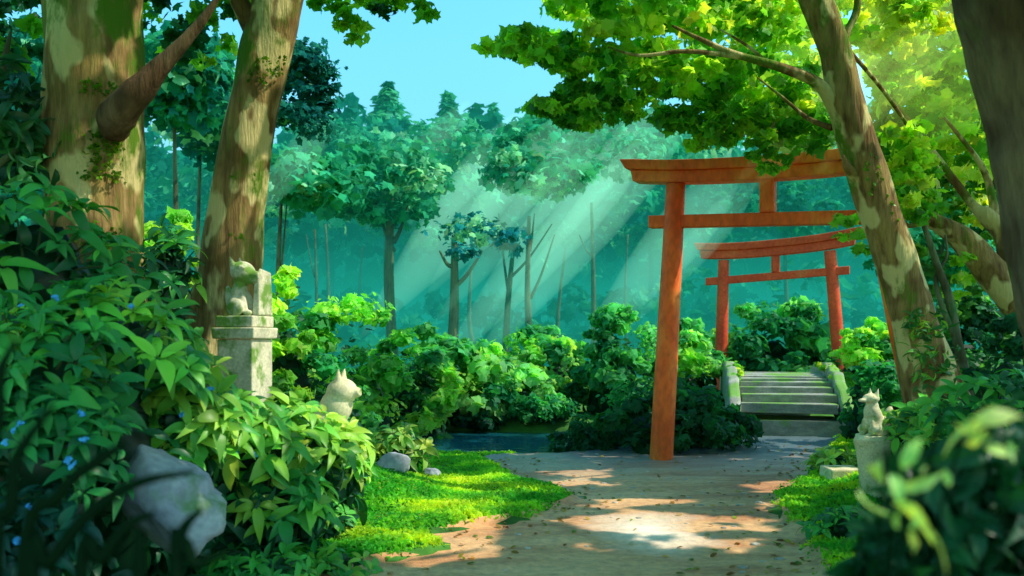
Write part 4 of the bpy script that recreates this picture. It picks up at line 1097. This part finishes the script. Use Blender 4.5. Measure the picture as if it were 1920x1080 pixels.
whorl_shrub('low sprawling plant on the grass below the arching leaves', 575, 930, 6.2, .28, .16, 30, .11, S_L + S_M, corek=.6)
whorl_shrub('small leafy tuft near the lower left corner of the path', 600, 1025, 5.5, .34, .12, 28, .09, S_M + S_L, corek=.6)
whorl_shrub('low leafy tuft at bottom left beside the path edge', 480, 1030, 5.0, .30, .12, 24, .09, S_M, corek=.6)
RG = 'leafy shrubs on the right bank'
whorl_shrub('leafy shrub around the foot of the tan leaning trunk', 1745, 745, 7.4, .42, .35, 50, .13, S_M + S_L, group=RG)
whorl_shrub('bright shrub right of the right fox', 1775, 800, 6.9, .32, .30, 44, .13, S_L + S_M + S_Y, group=RG)
whorl_shrub('dark leaved shrub at the right edge of the bank', 1870, 700, 6.4, .46, .42, 46, .13, S_D + S_M, group=RG)
whorl_shrub('green shrub in the middle of the right bank', 1830, 830, 5.6, .36, .34, 46, .12, S_M + S_L, group=RG, flowers=2)
whorl_shrub('dark shrub in the right corner behind the blurred leaves', 1840, 900, 4.4, .50, .40, 46, .12, S_D, group=RG)
whorl_shrub('low dark tufts beside the path on the right', 1590, 955, 6.3, .28, .15, 34, .09, S_D + S_M, group=RG, corek=.6)
whorl_shrub('pale yellow green tuft beside the flat stone slab', 1565, 846, 9.4, .26, .14, 24, .12, S_Y + [(.3, .55, .1)], group=RG, corek=.6)

# ------------------------------------------------------------------ grass
def grass(name, label, region, n, hgt, mats='grass', dens=None):
    mb = MB()
    pts = []
    while len(pts) < n:
        y = region[2] + (region[3] - region[2]) * random.random(); x = random.uniform(region[0], region[1])
        l, r_ = lerp(EL, y), lerp(ER, y)
        l += .12 * noise.noise(Vector((1.3, y * 2.2, 4))) + .10 * vn(x, y, 2.5, 6); r_ += .12 * noise.noise(Vector((8.3, y * 2.2, 4))) - .1 * vn(x, y, 2.5, 6)
        if l - .06 < x < r_ + .06 or pondf(x, y) < 1.08: continue
        pts.append((x, y))
    pts = np.array(pts)
    Z = np.array([H(x, y) for x, y in pts])
    pat = np.array([vn(x, y * 1.8, 1.1, 15) for x, y in pts]); pat2 = np.array([vn(x, y * 1.5, 3.2, 31) for x, y in pts])
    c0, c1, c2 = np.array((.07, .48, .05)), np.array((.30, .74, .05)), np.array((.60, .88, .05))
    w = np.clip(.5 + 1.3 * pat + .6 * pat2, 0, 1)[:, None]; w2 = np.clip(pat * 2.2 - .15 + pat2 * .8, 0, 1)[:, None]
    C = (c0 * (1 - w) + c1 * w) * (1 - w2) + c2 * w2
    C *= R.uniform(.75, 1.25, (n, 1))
    h = hgt * R.uniform(.45, 1.2, n) * (1 + .5 * pat2)
    a = R.random(n) * 6.283; wd = .012 + .012 * R.random(n)
    lean = R.normal(size=(n, 2)) * .5
    B = np.stack([pts[:, 0], pts[:, 1], Z - .01], 1)
    S = np.stack([np.cos(a) * wd, np.sin(a) * wd, 0 * a], 1)
    Tm = B + np.stack([lean[:, 0] * h * .35, lean[:, 1] * h * .35, h * .6], 1)
    Tp = B + np.stack([lean[:, 0] * h, lean[:, 1] * h, h * (1 - .25 * np.abs(lean).sum(1))], 1)
    V = np.stack([B - S, B + S, Tm + S * .8, Tm - S * .8, Tp], 1).reshape(-1, 3)
    off = np.arange(n) * 5
    fs = np.concatenate([(off[:, None] + np.array([0, 1, 2, 3])[None]).tolist()]).tolist()
    ft = (off[:, None] + np.array([3, 2, 4])[None]).tolist()
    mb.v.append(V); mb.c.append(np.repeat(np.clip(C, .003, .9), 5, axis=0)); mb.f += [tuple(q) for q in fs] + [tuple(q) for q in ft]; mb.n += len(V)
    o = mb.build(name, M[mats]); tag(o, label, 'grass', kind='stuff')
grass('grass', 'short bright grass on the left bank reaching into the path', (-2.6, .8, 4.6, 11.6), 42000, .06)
grass('grass', 'short green grass on the right bank around the stone slab', (1.6, 5.2, 5.0, 13.2), 26000, .06)
# broad ground leaves in the grass
mb = MB()
for (x0, x1, y0, y1, n) in ((-2.4, .7, 5.0, 11, 900), (1.9, 4.6, 5.4, 12.6, 500)):
    k = 0
    while k < n:
        x, y = random.uniform(x0, x1), random.uniform(y0, y1)
        if lerp(EL, y) + .02 < x < lerp(ER, y) - .02 or pondf(x, y) < 1.05: continue
        k += 1
        if vn(x, y, 1.3, 44) < -.05: continue
        clump(mb, (x, y, H(x, y) + .035), (.06, .06, .02), 4, .032, pick([(.05, .30, .04), (.10, .38, .04), (.03, .20, .05), (.24, .45, .04)]), SIMPLE, up=1.2, out=.2)
tag(mb.build('ground_cover', M['grass']), 'small round leaved ground cover among the grass', 'ground cover', kind='stuff')

mb = MB(); k = 0
while k < 420:
    y = random.uniform(5, 12.6); l, r_ = lerp(EL, y), lerp(ER, y)
    x = random.choice([l + abs(random.gauss(0, .35)), r_ - abs(random.gauss(0, .35)), random.uniform(l, r_)])
    if not l - .1 < x < r_ + .1: continue
    k += 1
    scatter(mb, [(x, y, H(x, y) + .022)], [(random.gauss(0, .2), random.gauss(0, .2), 1)], random.uniform(.03, .07), jit(pick([(.30, .20, .06), (.22, .12, .05), (.16, .30, .05), (.42, .36, .10)]), 1), SIMPLE)
tag(mb.build('leaf_litter', M['grass']), 'small fallen leaves lying on the earth path', 'fallen leaves', kind='stuff')
# ------------------------------------------------------------------ blurred foreground
mm, nt, out = mat('dark_blade'); dk = N_(nt, 'ShaderNodeBsdfDiffuse'); at_ = N_(nt, 'ShaderNodeAttribute', attribute_name='Col')
nt.links.new(at_.outputs['Color'], dk.inputs['Color']); nt.links.new(dk.outputs[0], out.inputs['Surface']); M['blade'] = mm
def blade_plant(label, blades, Y, colr, name, cat='grass clump'):
    b = P(blades[0][0][0], blades[0][0][1], Y)
    t = thing(name, label, cat, (b.x, b.y, H(b.x, b.y)))
    for bl_ in blades:
        mb = MB(); pts = [P(x, y, Y + dz) for (x, y, dz) in [(q[0], q[1], (q[2] if len(q) > 2 else 0)) for q in bl_]]
        g0 = Vector((pts[0].x, pts[0].y, H(pts[0].x, pts[0].y)))
        pts = [g0] + pts
        w = [.011] * (len(pts) - 1) + [.003]; w[-2] = .009
        mb.tube(pts, w, 6, sub=5, c=colr)
        mb.build('blade', M['blade'], t, True)
blade_plant('dark blurred arching grass stems crossing the lower left foreground',
            [[(60, 1110), (90, 1060), (170, 960), (260, 905), (365, 885)], [(150, 1120), (190, 1050), (240, 985), (290, 962)], [(330, 1110), (335, 1040), (345, 990), (378, 955)],
             [(330, 1120), (370, 1060), (440, 1030)], [(-10, 1100), (20, 960), (30, 860), (100, 760)], [(262, 1120), (262, 1040), (258, 990)],
             [(-40, 1000), (-5, 800), (0, 700), (30, 640)], [(40, 1120), (110, 930), (190, 860), (240, 830)]], 1.35, (.006, .02, .008), 'grass_clump')
def near_leaves(label, pts, Y, cols, L, name='foreground_shrub'):
    b = P(pts[0][0], 1300, Y)
    t = thing(name, label, 'shrub', (b.x, b.y, H(b.x, b.y)))
    mb, st = MB(), MB()
    for (x, y, ci, k) in pts:
        c = P(x, y, Y + random.uniform(-.12, .2))
        clump(mb, c, .03 * k, max(2, int(5 * k)), L * k, cols[ci], OVALS, up=.4, out=.6, amt=.1)
        st.tube([(b.x + random.uniform(-.05, .05), b.y + .1, H(b.x, b.y)), (Vector((b.x, b.y + .1, c.z)) + c) / 2 - Vector((0, 0, .1)), c], [.004, .003, .002], 5, sub=3, c=(.004, .02, .008))
    mb.build('foliage', M['shrub_leaf'], t); st.build('stems', M['blade'], t)
nl = []
for (x, y) in polypts([(1570, 1130), (1610, 1020), (1660, 990), (1710, 890), (1790, 850), (1930, 800), (1960, 1130)], 170, 12): nl.append((x, y, 0, 1.0))
near_leaves('dark out of focus leafy shrub in the lower right foreground', nl, 1.7, [(.008, .09, .03)], .085)
near_leaves('bright out of focus leaves at the lower right', [(1690, 975, 0, .9), (1700, 1000, 0, .6), (1838, 800, 0, .8), (1825, 820, 0, .8), (1755, 885, 1, .6), (1668, 880, 1, .9), (1900, 835, 1, .4)], 1.22, [(.55, .75, .22), (.35, .62, .18)], .06)

# ------------------------------------------------------------------ sunbeams as emissive volumes
def beams(name, label, lst, m):
    mb = MB()
    for (px, py, Y, L, w) in lst:
        a = P(px, py, Y); e = a - SUN * L * 1.15
        mb.tube([a + (e - a) * t_ for t_ in (0, .1, .25, .42, .6, .8, 1)], [w * .15, w * .6, w, w * 1.05, w * .85, w * .5, w * .06], 20, sub=3)
    tag(mb.build(name, m, smooth=False), label, 'sunbeams', kind='stuff')
beams('sunbeams', 'pale teal self-glowing shafts standing in for sunbeams slanting down through the forest haze',
      [(1170, 175, 21, 6.4, .50), (1085, 205, 23, 5.6, .70), (1300, 190, 20, 7.2, .60), (1230, 205, 22, 6.0, .42), (985, 205, 24, 4.6, .45), (625, 215, 18, 2.8, .34), (1390, 300, 19, 5.0, .6), (1010, 225, 26, 7.5, .95), (1240, 190, 25, 9.0, .9), (1420, 330, 17, 3.4, .32), (880, 190, 27, 4.6, .5)], M['beam'])
beams('sunbeams', 'warm yellow self-glowing shafts imitating sunbeams beside the right leaning trunk',
      [(1740, 10, 8.9, 1.9, .12), (1690, -20, 9.1, 2.4, .2), (1860, -60, 9.6, 2.6, .3), (1780, -80, 9.8, 3.0, .4)], M['beam_near'])
mb = MB()
for (px, py, Y, rx, rz) in ((1720, 90, 9.7, 1.3, 1.1), (1740, 60, 9.9, .9, .8), (1640, 30, 9.5, 1.0, .7), (1560, 150, 9.6, .7, .8)):
    core(mb, P(px, py, Y), (rx, .7, rz), (1, 1, 1), 0, 4, 0.0)
tag(mb.build('emissive_glow', M['glow']), 'soft yellow green emissive volumes standing in for sunlit air under the right canopy', 'haze', kind='stuff')

# ------------------------------------------------------------------ light, world, camera
w = bpy.data.worlds.new('World'); sc.world = w; w.use_nodes = True
nt = w.node_tree; nt.nodes.clear()
sky = nt.nodes.new('ShaderNodeTexSky'); sky.sky_type = 'NISHITA'; sky.sun_disc = False
sky.sun_elevation = SUN_EL; sky.sun_rotation = SUN_AZ; sky.air_density = 1.0; sky.dust_density = .6; sky.ozone_density = 1.4
hs = nt.nodes.new('ShaderNodeHueSaturation'); hs.inputs['Hue'].default_value = .465; hs.inputs['Saturation'].default_value = 1.32; hs.inputs['Value'].default_value = 2.3
bg = nt.nodes.new('ShaderNodeBackground'); bg.inputs['Strength'].default_value = .15
ow = nt.nodes.new('ShaderNodeOutputWorld')
nt.links.new(sky.outputs[0], hs.inputs['Color']); nt.links.new(hs.outputs[0], bg.inputs[0]); nt.links.new(bg.outputs[0], ow.inputs[0])

ld = bpy.data.lights.new('sun', 'SUN'); ld.energy = 5.0; ld.angle = rad(.5); ld.color = (1, .93, .78)
lo = bpy.data.objects.new('sun', ld); col.objects.link(lo); lo.location = (20, 5, 25)
lo.rotation_euler = (-SUN).to_track_quat('-Z', 'Y').to_euler()

cd = bpy.data.cameras.new('camera'); co = bpy.data.objects.new('camera', cd); col.objects.link(co)
co.location = (0, 0, CAMZ); co.rotation_euler = (math.pi / 2, 0, 0)
cd.sensor_width = 36; cd.lens = 36 * F / 1920; cd.shift_y = (HOR - 540) / 1920; cd.clip_end = 600; cd.clip_start = .05
cd.dof.use_dof = True; cd.dof.focus_distance = 9.0; cd.dof.aperture_fstop = 1.9
sc.camera = co

sc.render.engine = 'CYCLES'
cy = sc.cycles
cy.use_denoising = True
cy.max_bounces = 6; cy.diffuse_bounces = 4; cy.glossy_bounces = 3; cy.transmission_bounces = 4; cy.volume_bounces = 0; cy.transparent_max_bounces = 8
cy.sample_clamp_indirect = 6
sc.view_settings.view_transform = 'Standard'; sc.view_settings.look = 'None'; sc.view_settings.exposure = 0; sc.view_settings.gamma = 1
